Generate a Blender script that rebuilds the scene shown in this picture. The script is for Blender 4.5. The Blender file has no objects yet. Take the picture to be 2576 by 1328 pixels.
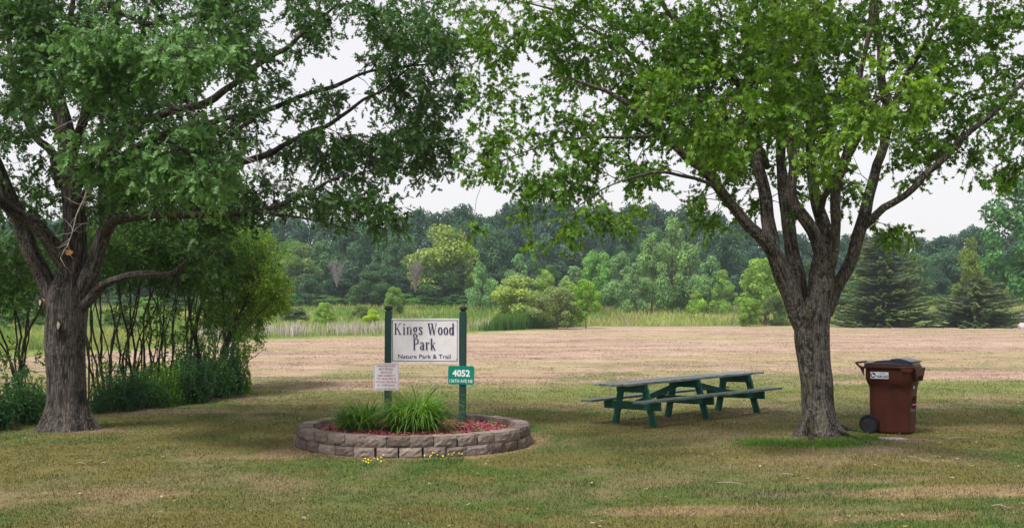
import bpy, math, random
import numpy as np
from mathutils import Vector, Matrix, Euler
R = math.radians
rng = np.random.default_rng(7)
random.seed(7)
SC = bpy.context.scene
COL = SC.collection

# ------------------------------------------------------------------ camera, sky, sun, exposure
F, CX, HY, CAMZ = 2680.0, 1288.0, 788.0, 1.9          # focal length and horizon on a 2576 px wide frame
cam = bpy.data.objects.new('camera', bpy.data.cameras.new('camera'))
COL.objects.link(cam)
cam.location = (0, 0, CAMZ)
cam.rotation_euler = (R(90), 0, 0)
cam.data.sensor_width = 36
cam.data.lens = F / 2576 * 36
cam.data.shift_y = (HY - 664) / 2576
cam.data.clip_end = 6000
cam.data.clip_start = 0.1
SC.camera = cam
SC.view_settings.view_transform = 'Standard'
SC.view_settings.look = 'None'
SC.view_settings.exposure = 0.28
SC.view_settings.gamma = 1.0
SUN_EL, SUN_AZ = 60.0, 140.0                           # azimuth: degrees from straight ahead towards the left
world = bpy.data.worlds.new("World")
SC.world = world
world.use_nodes = True
wn = world.node_tree
for n in list(wn.nodes): wn.nodes.remove(n)
wo = wn.nodes.new('ShaderNodeOutputWorld')
sky = wn.nodes.new('ShaderNodeTexSky')
sky.sky_type = 'NISHITA'; sky.sun_disc = False
sky.sun_elevation = R(SUN_EL); sky.sun_rotation = R(-SUN_AZ)
sky.air_density = 1.0; sky.dust_density = 3.0
b1 = wn.nodes.new('ShaderNodeBackground'); b1.inputs['Strength'].default_value = 0.03
b2 = wn.nodes.new('ShaderNodeBackground')            # the pale even cloud layer
b2.inputs['Color'].default_value = (0.945, 0.905, 0.91, 1)
b2.inputs['Strength'].default_value = 0.735
ad = wn.nodes.new('ShaderNodeAddShader')
wn.links.new(sky.outputs[0], b1.inputs['Color'])
wn.links.new(b1.outputs[0], ad.inputs[0]); wn.links.new(b2.outputs[0], ad.inputs[1])
wn.links.new(ad.outputs[0], wo.inputs['Surface'])
sun = bpy.data.objects.new('sun', bpy.data.lights.new('sun', 'SUN'))
COL.objects.link(sun)
sun.data.energy = 4.0; sun.data.angle = R(9); sun.data.color = (1.0, 0.96, 0.9)
sdir = Vector((-math.sin(R(SUN_AZ)) * math.cos(R(SUN_EL)), math.cos(R(SUN_AZ)) * math.cos(R(SUN_EL)), math.sin(R(SUN_EL))))
sun.rotation_euler = sdir.to_track_quat('Z', 'Y').to_euler()
cy = SC.cycles
cy.use_denoising = True
cy.denoiser = 'OPENIMAGEDENOISE'
cy.max_bounces = 6; cy.diffuse_bounces = 4; cy.transmission_bounces = 4; cy.transparent_max_bounces = 4; cy.volume_bounces = 1
cy.use_adaptive_sampling = True; cy.adaptive_threshold = 0.02
cy.caustics_reflective = False; cy.caustics_refractive = False

# ------------------------------------------------------------------ maths
def h2(ix, iy, s):
    n = (ix.astype(np.int64) * 374761393 + iy.astype(np.int64) * 668265263 + s * 1442695041) & 0xffffffff
    n = ((n ^ (n >> 13)) * 1274126177) & 0xffffffff
    return ((n ^ (n >> 16)) & 0xffff) / 65535.0
def vnoise(x, y, s=0):
    x = np.asarray(x, float); y = np.asarray(y, float)
    ix = np.floor(x).astype(np.int64); iy = np.floor(y).astype(np.int64)
    fx = x - ix; fy = y - iy
    fx = fx * fx * (3 - 2 * fx); fy = fy * fy * (3 - 2 * fy)
    return (h2(ix, iy, s) * (1 - fx) + h2(ix + 1, iy, s) * fx) * (1 - fy) + (h2(ix, iy + 1, s) * (1 - fx) + h2(ix + 1, iy + 1, s) * fx) * fy
def fbm(x, y, s=0, o=4):
    t = 0; a = .5; k = 0
    for i in range(o):
        t = t + a * vnoise(x * 2 ** i, y * 2 ** i, s + i * 17); k += a; a *= .55
    return t / k
def sstep(a, b, x):
    t = np.clip((np.asarray(x, float) - a) / (b - a), 0, 1)
    return t * t * (3 - 2 * t)
def zg(x, y):
    x = np.asarray(x, float); y = np.asarray(y, float)
    far = np.interp(y, [70, 100, 128, 150, 180, 205, 250, 290, 400, 3000], [0, .12, .40, 1.4, 2.8, 3.5, 5.0, 11.0, 16.0, 30.0])
    near = .11 * sstep(1.5, 5.5, x) * (1 - sstep(24, 45, y))
    return far + near + .03 * (fbm(x / 3.5, y / 3.5, 3) - .5) * (1 - sstep(60, 90, y))
def at(px, py, Y):
    return Vector(((px - CX) / F * Y, Y, CAMZ - (py - HY) / F * Y))
def gp(px, py):
    Y = CAMZ * F / max(py - HY, 3)
    for _ in range(25):
        Y = (CAMZ - float(zg((px - CX) / F * Y, Y))) * F / max(py - HY, 3)
    return Vector(((px - CX) / F * Y, Y, float(zg((px - CX) / F * Y, Y))))
UB = [-1.2, -.9, -.48, -.37, -.30, -.242, -.107, -.018, .079, .26, .48, .9]
YB = [40, 45, 52, 57, 68, 80, 92, 105, 126, 128, 120, 115]
def marsh_edge(x, y):                                   # >0 inside the marsh
    u = x / np.maximum(y, 1)
    return y - (np.interp(u, UB, YB) + 5 * (fbm(x / 9, y / 9, 41) - .5) + 4 * (fbm(x / 1.6, y / 2.5, 43, 3) - .5))
def nrm(a):
    return a / np.maximum(np.linalg.norm(a, axis=-1, keepdims=True), 1e-9)
def rdir(n):
    return nrm(rng.normal(size=(n, 3)))

# ------------------------------------------------------------------ mesh and object helpers
def link(name, me, parent=None):
    o = bpy.data.objects.new(name, me); COL.objects.link(o)
    if parent is not None: o.parent = parent
    return o
def tag(o, label=None, cat=None, group=None, kind=None):
    if label: o['label'] = label
    if cat: o['category'] = cat
    if group: o['group'] = group
    if kind: o['kind'] = kind
    return o
def thing(name, label, cat, loc=(0, 0, 0), rot=(0, 0, 0), group=None):
    o = bpy.data.objects.new(name, None); COL.objects.link(o)
    o.location = loc; o.rotation_euler = rot; o.empty_display_size = .2
    return tag(o, label, cat, group)
def npmesh(name, V, faces, mat=None, smooth=False, attrs=None):
    """faces: list of int arrays (n,k). attrs: name -> per-vertex array (n,) or (n,3)."""
    V = np.ascontiguousarray(V, dtype=np.float32).reshape(-1, 3)
    me = bpy.data.meshes.new(name)
    me.vertices.add(len(V)); me.vertices.foreach_set('co', V.ravel())
    fs = [np.asarray(f, dtype=np.int32) for f in faces if len(f)]
    idx = np.concatenate([f.ravel() for f in fs])
    tot = np.concatenate([np.full(len(f), f.shape[1], np.int32) for f in fs])
    st = np.concatenate([[0], np.cumsum(tot)[:-1]]).astype(np.int32)
    me.loops.add(len(idx)); me.loops.foreach_set('vertex_index', idx)
    me.polygons.add(len(tot)); me.polygons.foreach_set('loop_start', st); me.polygons.foreach_set('loop_total', tot)
    me.polygons.foreach_set('use_smooth', np.full(len(tot), smooth, bool))
    if attrs:
        for k, a in attrs.items():
            a = np.asarray(a, np.float32)
            if a.ndim == 1:
                at_ = me.attributes.new(k, 'FLOAT', 'POINT'); at_.data.foreach_set('value', a)
            else:
                at_ = me.attributes.new(k, 'FLOAT_VECTOR', 'POINT'); at_.data.foreach_set('vector', a.ravel())
    me.update(calc_edges=True)
    if mat: me.materials.append(mat)
    return me
class MB:
    """collects simple solids into one mesh"""
    def __init__(s): s.v = []; s.f = {}; s.n = 0; s.a = []
    def add(s, V, faces, a=0.0):
        V = np.asarray(V, float).reshape(-1, 3)
        for f in faces:
            f = np.asarray(f, int)
            if f.ndim == 1: f = f[None]
            s.f.setdefault(f.shape[1], []).append(f + s.n)
        s.v.append(V); s.n += len(V); s.a.append(np.full(len(V), a))
    def box(s, c, size, M=None, bev=0.004, a=0.0):
        hx, hy, hz = [q / 2 for q in size]; b = min(bev, hx * .4, hy * .4, hz * .4)
        V = []
        for sx in (-1, 1):
            for sy in (-1, 1):
                for sz in (-1, 1):
                    V += [(sx * (hx - b), sy * (hy - b), sz * hz), (sx * (hx - b), sy * hy, sz * (hz - b)), (sx * hx, sy * (hy - b), sz * (hz - b))]
        V = np.array(V)
        def i(sx, sy, sz, k): return ((sx > 0) * 4 + (sy > 0) * 2 + (sz > 0)) * 3 + k
        fs = []
        for z in (-1, 1): q = [i(-1, -1, z, 0), i(1, -1, z, 0), i(1, 1, z, 0), i(-1, 1, z, 0)]; fs.append(q if z > 0 else q[::-1])
        for y in (-1, 1): q = [i(-1, y, -1, 1), i(-1, y, 1, 1), i(1, y, 1, 1), i(1, y, -1, 1)]; fs.append(q if y > 0 else q[::-1])
        for x in (-1, 1): q = [i(x, -1, -1, 2), i(x, 1, -1, 2), i(x, 1, 1, 2), i(x, -1, 1, 2)]; fs.append(q if x > 0 else q[::-1])
        for y in (-1, 1):
            for z in (-1, 1): fs.append([i(-1, y, z, 0), i(1, y, z, 0), i(1, y, z, 1), i(-1, y, z, 1)])
        for x in (-1, 1):
            for z in (-1, 1): fs.append([i(x, -1, z, 0), i(x, 1, z, 0), i(x, 1, z, 2), i(x, -1, z, 2)])
        for x in (-1, 1):
            for y in (-1, 1): fs.append([i(x, y, -1, 1), i(x, y, 1, 1), i(x, y, 1, 2), i(x, y, -1, 2)])
        tr = [[i(x, y, z, 0), i(x, y, z, 1), i(x, y, z, 2)] for x in (-1, 1) for y in (-1, 1) for z in (-1, 1)]
        if M is not None: V = V @ np.array(M.to_3x3()).T
        s.add(V + np.array(c, float), [np.array(fs), np.array(tr)], a)
    def bar(s, p, q, w, t, up=(0, 0, 1), bev=.004, a=0.0):
        """board from p to q: w across, t along 'up'"""
        p = Vector(p); q = Vector(q); d = (q - p); L = d.length; d.normalize()
        up = Vector(up); sd = d.cross(up).normalized(); u = sd.cross(d)
        M = Matrix((d, sd, u)).transposed()
        s.box((p + q) / 2, (L, w, t), M, bev, a)
    def prism(s, pts, z0, z1, M=None, loc=(0, 0, 0), a=0.0):
        """outline in x,z extruded along y"""
        n = len(pts); V = [(x, z0, z) for x, z in pts] + [(x, z1, z) for x, z in pts]
        V = np.array(V, float)
        if M is not None: V = V @ np.array(M.to_3x3()).T
        V = V + np.array(loc)
        s.add(V, [np.arange(n)[::-1], np.arange(n) + n, np.array([[i, (i + 1) % n, (i + 1) % n + n, i + n] for i in range(n)])], a)
    def tube(s, P, r, k=8, cap=True, a=0.0):
        V, f, caps = tube(P, r, k)
        s.add(V, [f] + (caps if cap else []), a)
    def build(s, name, mat, parent=None, smooth=False):
        me = npmesh(name, np.concatenate(s.v), [np.concatenate(x) for x in s.f.values()], mat, smooth, {'tint': np.concatenate(s.a)})
        o = link(name, me, parent)
        import bmesh
        bm = bmesh.new(); bm.from_mesh(me); bmesh.ops.recalc_face_normals(bm, faces=bm.faces); bm.to_mesh(me); bm.free()
        return o
def frames(P):
    P = np.asarray(P, float); T = nrm(np.gradient(P, axis=0))
    N = np.zeros_like(P); a = np.array([1., 0, 0]) if abs(T[0][0]) < .8 else np.array([0, 1., 0])
    n = a - T[0] * a.dot(T[0]); n /= np.linalg.norm(n)
    for i in range(len(P)):
        n = n - T[i] * n.dot(T[i]); n /= max(np.linalg.norm(n), 1e-9); N[i] = n
    return T, N, np.cross(T, N)
def tube(P, r, k=8, rf=None):
    P = np.asarray(P, float); n = len(P); r = np.broadcast_to(np.asarray(r, float), (n,))
    T, N, B = frames(P)
    th = np.arange(k) / k * 2 * math.pi
    rr = r[:, None] * (rf(np.arange(n)[:, None] / max(n - 1, 1), th[None]) if rf else 1.0) * np.ones((n, k))
    V = P[:, None] + rr[..., None] * (np.cos(th)[None, :, None] * N[:, None] + np.sin(th)[None, :, None] * B[:, None])
    i = np.arange(n - 1)[:, None] * k; j = np.arange(k)[None]; j2 = (j + 1) % k
    f = np.stack([i + j, i + j2, i + k + j2, i + k + j], -1).reshape(-1, 4)
    return V.reshape(-1, 3), f, [np.arange(k)[::-1], np.arange(k) + (n - 1) * k]
def spline(P, step=.12):
    """Catmull-Rom through rows (x,y,z,r)"""
    P = np.asarray(P, float)
    Q = np.vstack([2 * P[0] - P[1], P, 2 * P[-1] - P[-2]]); out = []
    for i in range(1, len(Q) - 2):
        L = np.linalg.norm(Q[i + 1][:3] - Q[i][:3]); m = max(2, int(L / step))
        for t in np.arange(m) / m:
            a, b, c, d = Q[i - 1], Q[i], Q[i + 1], Q[i + 2]
            out.append(.5 * (2 * b + (c - a) * t + (2 * a - 5 * b + 4 * c - d) * t * t + (3 * b - a - 3 * c + d) * t ** 3))
    out.append(P[-1]); return np.array(out)

# ------------------------------------------------------------------ materials
class NT:
    def __init__(s, name):
        s.m = bpy.data.materials.new(name); s.m.use_nodes = True; s.t = s.m.node_tree
        s.b = s.t.nodes['Principled BSDF']; s.o = s.t.nodes['Material Output']
        s.b.inputs['Specular IOR Level'].default_value = .25
    def n(s, typ, **kw):
        nd = s.t.nodes.new(typ)
        for k, v in kw.items():
            if k.startswith('_'): setattr(nd, k[1:], v)
            else: s.put(nd.inputs[k], v)
        return nd
    def put(s, inp, v):
        if isinstance(v, bpy.types.NodeSocket): s.t.links.new(v, inp)
        else: inp.default_value = v
    def math(s, op, a, b=0.0, clamp=False):
        nd = s.t.nodes.new('ShaderNodeMath'); nd.operation = op; nd.use_clamp = clamp
        s.put(nd.inputs[0], a); s.put(nd.inputs[1], b); return nd.outputs[0]
    def mix(s, f, a, b, mode='MIX'):
        nd = s.t.nodes.new('ShaderNodeMix'); nd.data_type = 'RGBA'; nd.blend_type = mode
        s.put(nd.inputs['Factor'], f)
        for sock, v in ((nd.inputs[6], a), (nd.inputs[7], b)):
            s.put(sock, v if isinstance(v, bpy.types.NodeSocket) else (*v[:3], 1))
        return nd.outputs[2]
    def attr(s, name):
        return s.n('ShaderNodeAttribute', _attribute_name=name)
    def coord(s, scale=(1, 1, 1), kind='Object'):
        tc = s.n('ShaderNodeTexCoord'); mp = s.n('ShaderNodeMapping', Vector=tc.outputs[kind])
        mp.inputs['Scale'].default_value = scale; return mp.outputs[0]
    def noise(s, vec, scale, detail=4, rough=.6):
        return s.n('ShaderNodeTexNoise', Vector=vec, Scale=scale, Detail=detail, Roughness=rough).outputs[0]
    def ramp(s, f, stops):
        nd = s.t.nodes.new('ShaderNodeValToRGB'); s.put(nd.inputs[0], f); e = nd.color_ramp.elements
        while len(e) > 1: e.remove(e[0])
        e[0].position = stops[0][0]; e[0].color = (*stops[0][1], 1)
        for p, c in stops[1:]:
            q = e.new(p); q.color = (*c, 1)
        return nd.outputs[0]
    def bump(s, h, strength=.5, dist=.02):
        nd = s.n('ShaderNodeBump', Height=h); nd.inputs['Strength'].default_value = strength; nd.inputs['Distance'].default_value = dist
        s.t.links.new(nd.outputs[0], s.b.inputs['Normal'])
    def base(s, c, rough=.8):
        s.put(s.b.inputs['Base Color'], c if isinstance(c, bpy.types.NodeSocket) else (*c[:3], 1)); s.put(s.b.inputs['Roughness'], rough)
def plain(name, c, rough=.7, var=.15, scale=8, bump=.0):
    t = NT(name); v = t.coord(); n = t.noise(v, scale, 5)
    dark = tuple(q * (1 - var) for q in c); lite = tuple(min(1, q * (1 + var)) for q in c)
    t.base(t.ramp(n, [(.3, dark), (.7, lite)]), rough)
    if bump: t.bump(t.noise(v, scale * 6, 4), bump, .01)
    return t.m
def leafmat(name, c0, c1, c2, trans=.35, objcol=False, spec=.3, patch=1.2):
    """colour runs c0..c2 with the 'tint' attribute; thin leaves let light through"""
    t = NT(name); a = t.attr('tint').outputs['Fac']
    col = t.ramp(a, [(0, c0), (.5, c1), (1, c2)])
    if objcol:
        oi = t.n('ShaderNodeObjectInfo'); col = t.mix(1.0, col, oi.outputs['Color'], 'MULTIPLY')
    t.base(col, .5); t.b.inputs['Specular IOR Level'].default_value = spec
    tr = t.n('ShaderNodeBsdfTranslucent'); hs = t.n('ShaderNodeHueSaturation', Color=col)
    hs.inputs['Hue'].default_value = .485; hs.inputs['Saturation'].default_value = 1.1; hs.inputs['Value'].default_value = 1.5
    t.t.links.new(hs.outputs[0], tr.inputs['Color'])
    mx = t.n('ShaderNodeMixShader'); mx.inputs[0].default_value = trans
    t.t.links.new(t.b.outputs[0], mx.inputs[1]); t.t.links.new(tr.outputs[0], mx.inputs[2]); t.t.links.new(mx.outputs[0], t.o.inputs['Surface'])
    return t.m
def barkmat(name, c0, c1, lich, vs=3.0, moss=None):
    t = NT(name); v = t.coord((1, 1, .16)); v2 = t.coord()
    vo = t.n('ShaderNodeTexVoronoi', Vector=v, Scale=26 * vs / 3, _feature='DISTANCE_TO_EDGE').outputs['Distance']
    w = t.noise(v, 30 * vs / 3, 6, .7); big = t.noise(v2, 2.5, 4)
    h = t.math('ADD', t.math('MULTIPLY', t.math('MINIMUM', vo, .35), 1.2), t.math('MULTIPLY', w, .6))
    col = t.ramp(t.math('ADD', t.math('MULTIPLY', h, .6), t.math('MULTIPLY', t.attr('tint').outputs['Fac'], .45)), [(.42, c0), (.56, tuple((p + q) * .42 for p, q in zip(c0, c1))), (.78, c1)])
    fine = t.noise(v2, 22, 5, .7)
    f = t.math('MULTIPLY', t.ramp(fine, [(.5, (0, 0, 0)), (.62, (1, 1, 1))]), t.ramp(big, [(.4, (0, 0, 0)), (.6, (1, 1, 1))]))
    col = t.mix(t.math('MULTIPLY', f, .7), col, lich)
    if moss is not None:
        m = t.ramp(t.noise(v2, 3.1, 4), [(.6, (0, 0, 0)), (.68, (1, 1, 1))]); col = t.mix(t.math('MULTIPLY', m, .45), col, moss)
    t.base(col, .95); t.bump(h, .9, .035); return t.m
M = {}
M['oak_bark'] = barkmat('oak_bark', (.020, .016, .014), (.135, .112, .100), (.18, .17, .16))
M['maple_bark'] = barkmat('maple_bark', (.024, .019, .017), (.175, .148, .130), (.34, .33, .30), 3.6, (.16, .15, .05))
M['stem_bark'] = plain('stem_bark', (.055, .042, .036), .9, .35, 12, .3)
M['far_bark'] = plain('far_bark', (.12, .10, .085), .9, .3, 2)
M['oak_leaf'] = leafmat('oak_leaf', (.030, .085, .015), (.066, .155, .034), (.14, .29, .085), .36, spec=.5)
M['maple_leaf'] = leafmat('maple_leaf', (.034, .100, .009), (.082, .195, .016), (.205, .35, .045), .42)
M['shrub_leaf'] = leafmat('shrub_leaf', (.03, .085, .018), (.075, .19, .028), (.24, .40, .045), .40)
M['low_leaf'] = leafmat('low_leaf', (.025, .075, .025), (.055, .15, .045), (.17, .32, .06), .35)
M['far_leaf'] = leafmat('far_leaf', (.75, .80, .80), (1.25, 1.25, 1.2), (2.0, 1.9, 1.5), .30, True, .15)
M['needle'] = leafmat('needle', (.035, .075, .035), (.080, .150, .062), (.28, .34, .10), .2)
M['lily_leaf'] = leafmat('lily_leaf', (.035, .11, .012), (.085, .22, .025), (.24, .40, .09), .35)

# ------------------------------------------------------------------ ground
GREEN = np.array([.072, .120, .028]); OLIVE = np.array([.148, .135, .048]); STRAW = np.array([.25, .178, .108])
TAN = np.array([.32, .220, .175]); PALE = np.array([.41, .297, .240]); DIRT = np.array([.24, .175, .145]); LUSH = np.array([.085, .165, .03])
def mixc(a, b, f): return a + (b - a) * f[..., None]
def blob(x, y, cx, cy, rx, ry, s=0):
    d = np.sqrt(((x - cx) / rx) ** 2 + ((y - cy) / ry) ** 2) + (fbm(x * 1.7, y * 1.7, 60 + s) - .5) * .9
    return 1 - sstep(.7, 1.05, d)
def turf(x, y):
    """albedo of the lawn by place"""
    x = np.asarray(x, float); y = np.asarray(y, float)
    n1 = fbm(x / 1.6, y / 1.6, 1, 5); n2 = fbm(x / 4.5, y / 4.5, 2, 4); n3 = fbm(x / .5, y / .5, 5, 3)
    base = mixc(OLIVE[None], GREEN[None], sstep(.44, .62, n1 * .75 + n3 * .25))
    base = mixc(base, STRAW[None], sstep(.50, .68, n2 * .5 + n1 * .3 + .2 * n3) * .75)
    # sun-dried belt beyond the trees
    dist = y + 6 * (fbm(x / 5, y / 5, 9) - .5) + 5 * (fbm(x / .9, y / .9, 10, 3) - .5)
    dry = sstep(19, 28, dist + .12 * x)
    dryc = mixc(TAN[None], PALE[None], sstep(.35, .7, fbm(x / 7, y / 2.2, 11)))
    gp_ = sstep(.46, .62, fbm(x / 4.5, y / 3.0, 14) + .35 * (fbm(x / .8, y / .8, 15, 3) - .5)) * (1 - .75 * sstep(30, 46, y))     # greener patches in it
    dryc = mixc(dryc, np.array([.17, .185, .08])[None], gp_ * .85)
    belt = sstep(19.5, 22, y + 1.5 * (n2 - .5)) * (1 - sstep(26, 30, y + 4 * (n2 - .5))) * sstep(.34, .54, fbm(x / 4, y / 2.5, 19) + .07 * (x > 0))
    dryc = mixc(dryc, np.array([.17, .21, .06])[None], belt * .75)
    c = mixc(base, dryc, dry)
    far = sstep(.46, .62, fbm(x / 14, y / 7, 23)) * sstep(24, 34, y)
    c = mixc(c, np.array([.30, .26, .135])[None], far * .6)
    c = c * (1 + .5 * (fbm(x / 1.1, y / .9, 25, 3) - .5)[..., None] * sstep(18, 24, y)[..., None])
    m = marsh_edge(x, y)
    c = mixc(c, np.array([.17, .24, .055])[None], sstep(-9, -1.5, m + 4 * (n2 - .5)) * (x < 5) * (1 - sstep(0, 6, x)))
    c = mixc(c, np.array([.13, .17, .05])[None], sstep(-3, 0, m))
    c = mixc(c, np.array([.045, .075, .03])[None], sstep(178, 196, y))
    # bare and lush spots
    for i, (px, py, rx, ry, col, k) in enumerate([(2075, 1112, 1.0, .30, LUSH, .6), (1960, 1105, 1.0, .4, LUSH, .4), (2140, 1080, .5, .5, LUSH, .6), (2225, 1108, .75, .30, DIRT, .8), (2200, 1130, .5, .35, DIRT, .6),
            (250, 1084, .8, .3, DIRT, .7), (420, 1035, 2.6, .5, DIRT, .8), (170, 1110, .9, .5, np.array([.07, .11, .03]), .6), (560, 1003, 1.3, .6, DIRT, .7), (730, 1140, .45, .6, STRAW, .8), (1340, 1100, .3, .8, STRAW, .6),
            (2480, 1075, 1.0, .4, STRAW, .5), (1750, 1285, 1.2, .3, STRAW * 1.15, .75), (2450, 1235, 1.7, .4, STRAW * 1.15, .85), (2250, 1300, 1.1, .2, STRAW * 1.1, .7), (2200, 1205, .9, .25, STRAW, .6), (1620, 1215, .7, .25, STRAW, .5), (600, 1150, .8, .3, STRAW, .6), (300, 1240, .9, .2, STRAW, .55), (1990, 1245, .8, .2, DIRT, .4), (1650, 1040, 1.5, .8, GREEN, .4)]):
        g = gp(px, py); c = mixc(c, col[None], blob(x, y, g.x, g.y, rx, ry, i) * k)
    r = np.hypot(x + 1.43, y - 15.68)
    c = mixc(c, np.array([.30, .21, .13])[None], (1 - sstep(1.75, 2.05, r + .25 * (n3 - .5))) * .75)
    return c
xs = np.concatenate([-np.geomspace(3000, 74, 30), -np.geomspace(70, 14.2, 110), np.arange(-14, 14.01, .12), np.geomspace(14.2, 70, 110), np.geomspace(74, 3000, 30)])
ys = np.concatenate([np.linspace(-40, 7.8, 14), np.arange(8, 30, .14), np.geomspace(30.1, 300, 330), np.geomspace(310, 4000, 14)])
gx, gy = np.meshgrid(xs, ys); nx, ny = len(xs), len(ys)
gi = (np.arange(ny - 1)[:, None] * nx + np.arange(nx - 1)[None]).ravel()
gc = turf(gx.ravel(), gy.ravel())
t = NT('turf'); t_att = t.attr('tint').outputs['Vector']
v = t.coord(); fine = t.noise(v, 38, 4, .75); med = t.noise(v, 7, 4, .7)
streak = t.noise(t.coord((.22, 1.3, 1)), 3.0, 7, .85)
specks = t.ramp(t.noise(v, 75, 2, .5), [(.64, (0, 0, 0)), (.70, (1, 1, 1))])
k = t.ramp(fine, [(.25, (.55, .55, .55)), (.5, (1, 1, 1)), (.78, (1.45, 1.45, 1.42))])
c = t.mix(1.0, t_att, k, 'MULTIPLY')
c = t.mix(1.0, c, t.ramp(med, [(.3, (.72, .80, .66)), (.5, (1, 1, 1)), (.72, (1.22, 1.12, 1.12))]), 'MULTIPLY')
c = t.mix(1.0, c, t.ramp(streak, [(.3, (.78, .79, .76)), (.5, (1, 1, 1)), (.7, (1.15, 1.14, 1.14))]), 'MULTIPLY')
c = t.mix(t.math('MULTIPLY', specks, .25), c, (.5, .42, .3))
t.base(c, .95); t.b.inputs['Specular IOR Level'].default_value = .05; t.bump(t.math('ADD', fine, med), .8, .03)
ground = link('ground', npmesh('ground', np.stack([gx.ravel(), gy.ravel(), zg(gx.ravel(), gy.ravel())], 1), [np.stack([gi, gi + 1, gi + nx + 1, gi + nx], 1)], t.m, True, {'tint': gc}))
tag(ground, 'mown park lawn, green under the trees and dried to tan beyond', kind='structure')

# ---- grass blades of the lawn
def blades(pos, h, w, lean, col, name, mat, label, segs=1, cols=True):
    n = len(pos); th = rng.uniform(0, 2 * math.pi, n); d = np.stack([np.cos(th), np.sin(th), np.zeros(n)], 1)
    ph = rng.uniform(0, 2 * math.pi, n); l = np.stack([np.cos(ph), np.sin(ph), np.zeros(n)], 1) * (lean * h)[:, None]
    up = np.array([0, 0, 1.])
    a = pos - d * w[:, None] / 2; b = pos + d * w[:, None] / 2
    m = pos + up * (h * .6)[:, None] + l * .35; e = pos + up * (h * np.sqrt(np.maximum(.15, 1 - lean ** 2)))[:, None] + l
    V = np.stack([a, b, m + d * w[:, None] * .32, m - d * w[:, None] * .32, e], 1)
    i = np.arange(n)[:, None] * 5
    at_ = np.repeat(col, 5, axis=0)
    me = npmesh(name, V, [i + np.array([[0, 1, 2, 3]]), i + np.array([[3, 2, 4]])], mat, False, {'tint': at_})
    o = link(name, me)
    if label: tag(o, label, kind='stuff')
    return o
t = NT('grass_blade'); t.base(t.attr('tint').outputs['Vector'], .7)
tr = t.n('ShaderNodeBsdfTranslucent', Color=t.attr('tint').outputs['Vector']); mx = t.n('ShaderNodeMixShader'); mx.inputs[0].default_value = .3
t.t.links.new(t.b.outputs[0], mx.inputs[1]); t.t.links.new(tr.outputs[0], mx.inputs[2]); t.t.links.new(mx.outputs[0], t.o.inputs['Surface'])
M['grass'] = t.m
N = 520000
yy = 8.8 * (32 / 8.8) ** rng.uniform(0, 1, N) ** 1.1; uu = rng.uniform(-.72, .72, N); xx = uu * yy
keep = (fbm(xx / .35, yy / .35, 70, 2) + rng.uniform(-.25, .25, N) > .30) & (np.hypot(xx + 1.43, yy - 15.68) > 1.78)
xx, yy = xx[keep], yy[keep]; n = len(xx)
cc = turf(xx, yy) * rng.uniform(.45, 1.75, (n, 1)); dryb = (rng.uniform(0, 1, n) < .17)[:, None]
cc = np.where(dryb, cc * .5 + np.array([.36, .29, .15]) * .5, cc * np.array([.97, 1.06, .9]))
hh = rng.uniform(.012, .042, n) * (1 + .8 * sstep(.55, .75, fbm(xx / .8, yy / .8, 71))); ww = rng.uniform(.004, .008, n) * (.7 + yy / 16)
blades(np.stack([xx, yy, zg(xx, yy) - .004], 1), hh, ww, rng.uniform(.2, .9, n), cc, 'grass', M['grass'], 'short mown grass blades covering the lawn')
N = 240000; yy = 24 * (110 / 24) ** rng.uniform(0, 1, N); xx = yy * rng.uniform(-.66, .66, N)
keep = (marsh_edge(xx, yy) < 0) & (fbm(xx / .9, yy / 1.2, 74, 3) + rng.uniform(-.2, .2, N) > .58); xx, yy = xx[keep], yy[keep]; n = len(xx)
cc = turf(xx, yy) * rng.uniform(.85, 1.55, (n, 1)) * np.where(rng.uniform(0, 1, (n, 1)) < .15, [[.75, 1.0, .65]], [[1, 1, 1]])
blades(np.stack([xx, yy, zg(xx, yy) - .004], 1), rng.uniform(.015, .045, n), yy * .0011 * rng.uniform(.6, 1.5, n), rng.uniform(.2, .9, n), cc, 'dry_grass', M['grass'], 'short dry grass of the sun-bleached field')
# brighter, taller grass at the foot of the maple
g1 = gp(2078, 1114); n = 3000
q_ = rng.integers(0, 7, n); xx = g1.x + np.array([-1.0, -.5, -.15, .05, .3, -.75, .72])[q_] + rng.normal(0, .15, n); yy = g1.y + np.array([.1, -.1, -.25, -.2, -.1, .3, .35])[q_] + rng.normal(0, .20, n)
cc = np.array([.10, .22, .025]) * rng.uniform(.5, 1.5, (n, 1))
blades(np.stack([xx, yy, zg(xx, yy) - .004], 1), rng.uniform(.03, .085, n), np.full(n, .008), rng.uniform(.1, .8, n), cc, 'lush_grass', M['grass'], 'bright green taller grass tuft at the foot of the maple')
# fallen leaves and bits scattered on the lawn
n = 480; yy = rng.uniform(9, 22, n); xx = yy * rng.uniform(-.52, .52, n); s = rng.uniform(.012, .035, n); th = rng.uniform(0, 6.3, n)
ok = np.hypot(xx + 1.43, yy - 15.68) > 1.9; xx, yy, s, th = xx[ok], yy[ok], s[ok], th[ok]; n = len(xx)
oct_ = np.array([(1, 0), (.5, .35), (0, .45), (-.6, .3), (-1, 0), (-.4, -.4), (.3, -.38)])
V = np.zeros((n, 7, 3)); V[:, :, 0] = xx[:, None] + s[:, None] * (oct_[:, 0] * np.cos(th)[:, None] - oct_[:, 1] * np.sin(th)[:, None])
V[:, :, 1] = yy[:, None] + s[:, None] * (oct_[:, 0] * np.sin(th)[:, None] + oct_[:, 1] * np.cos(th)[:, None]); V[:, :, 2] = zg(xx, yy)[:, None] + .03 + rng.uniform(-.006, .012, (n, 7))
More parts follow.
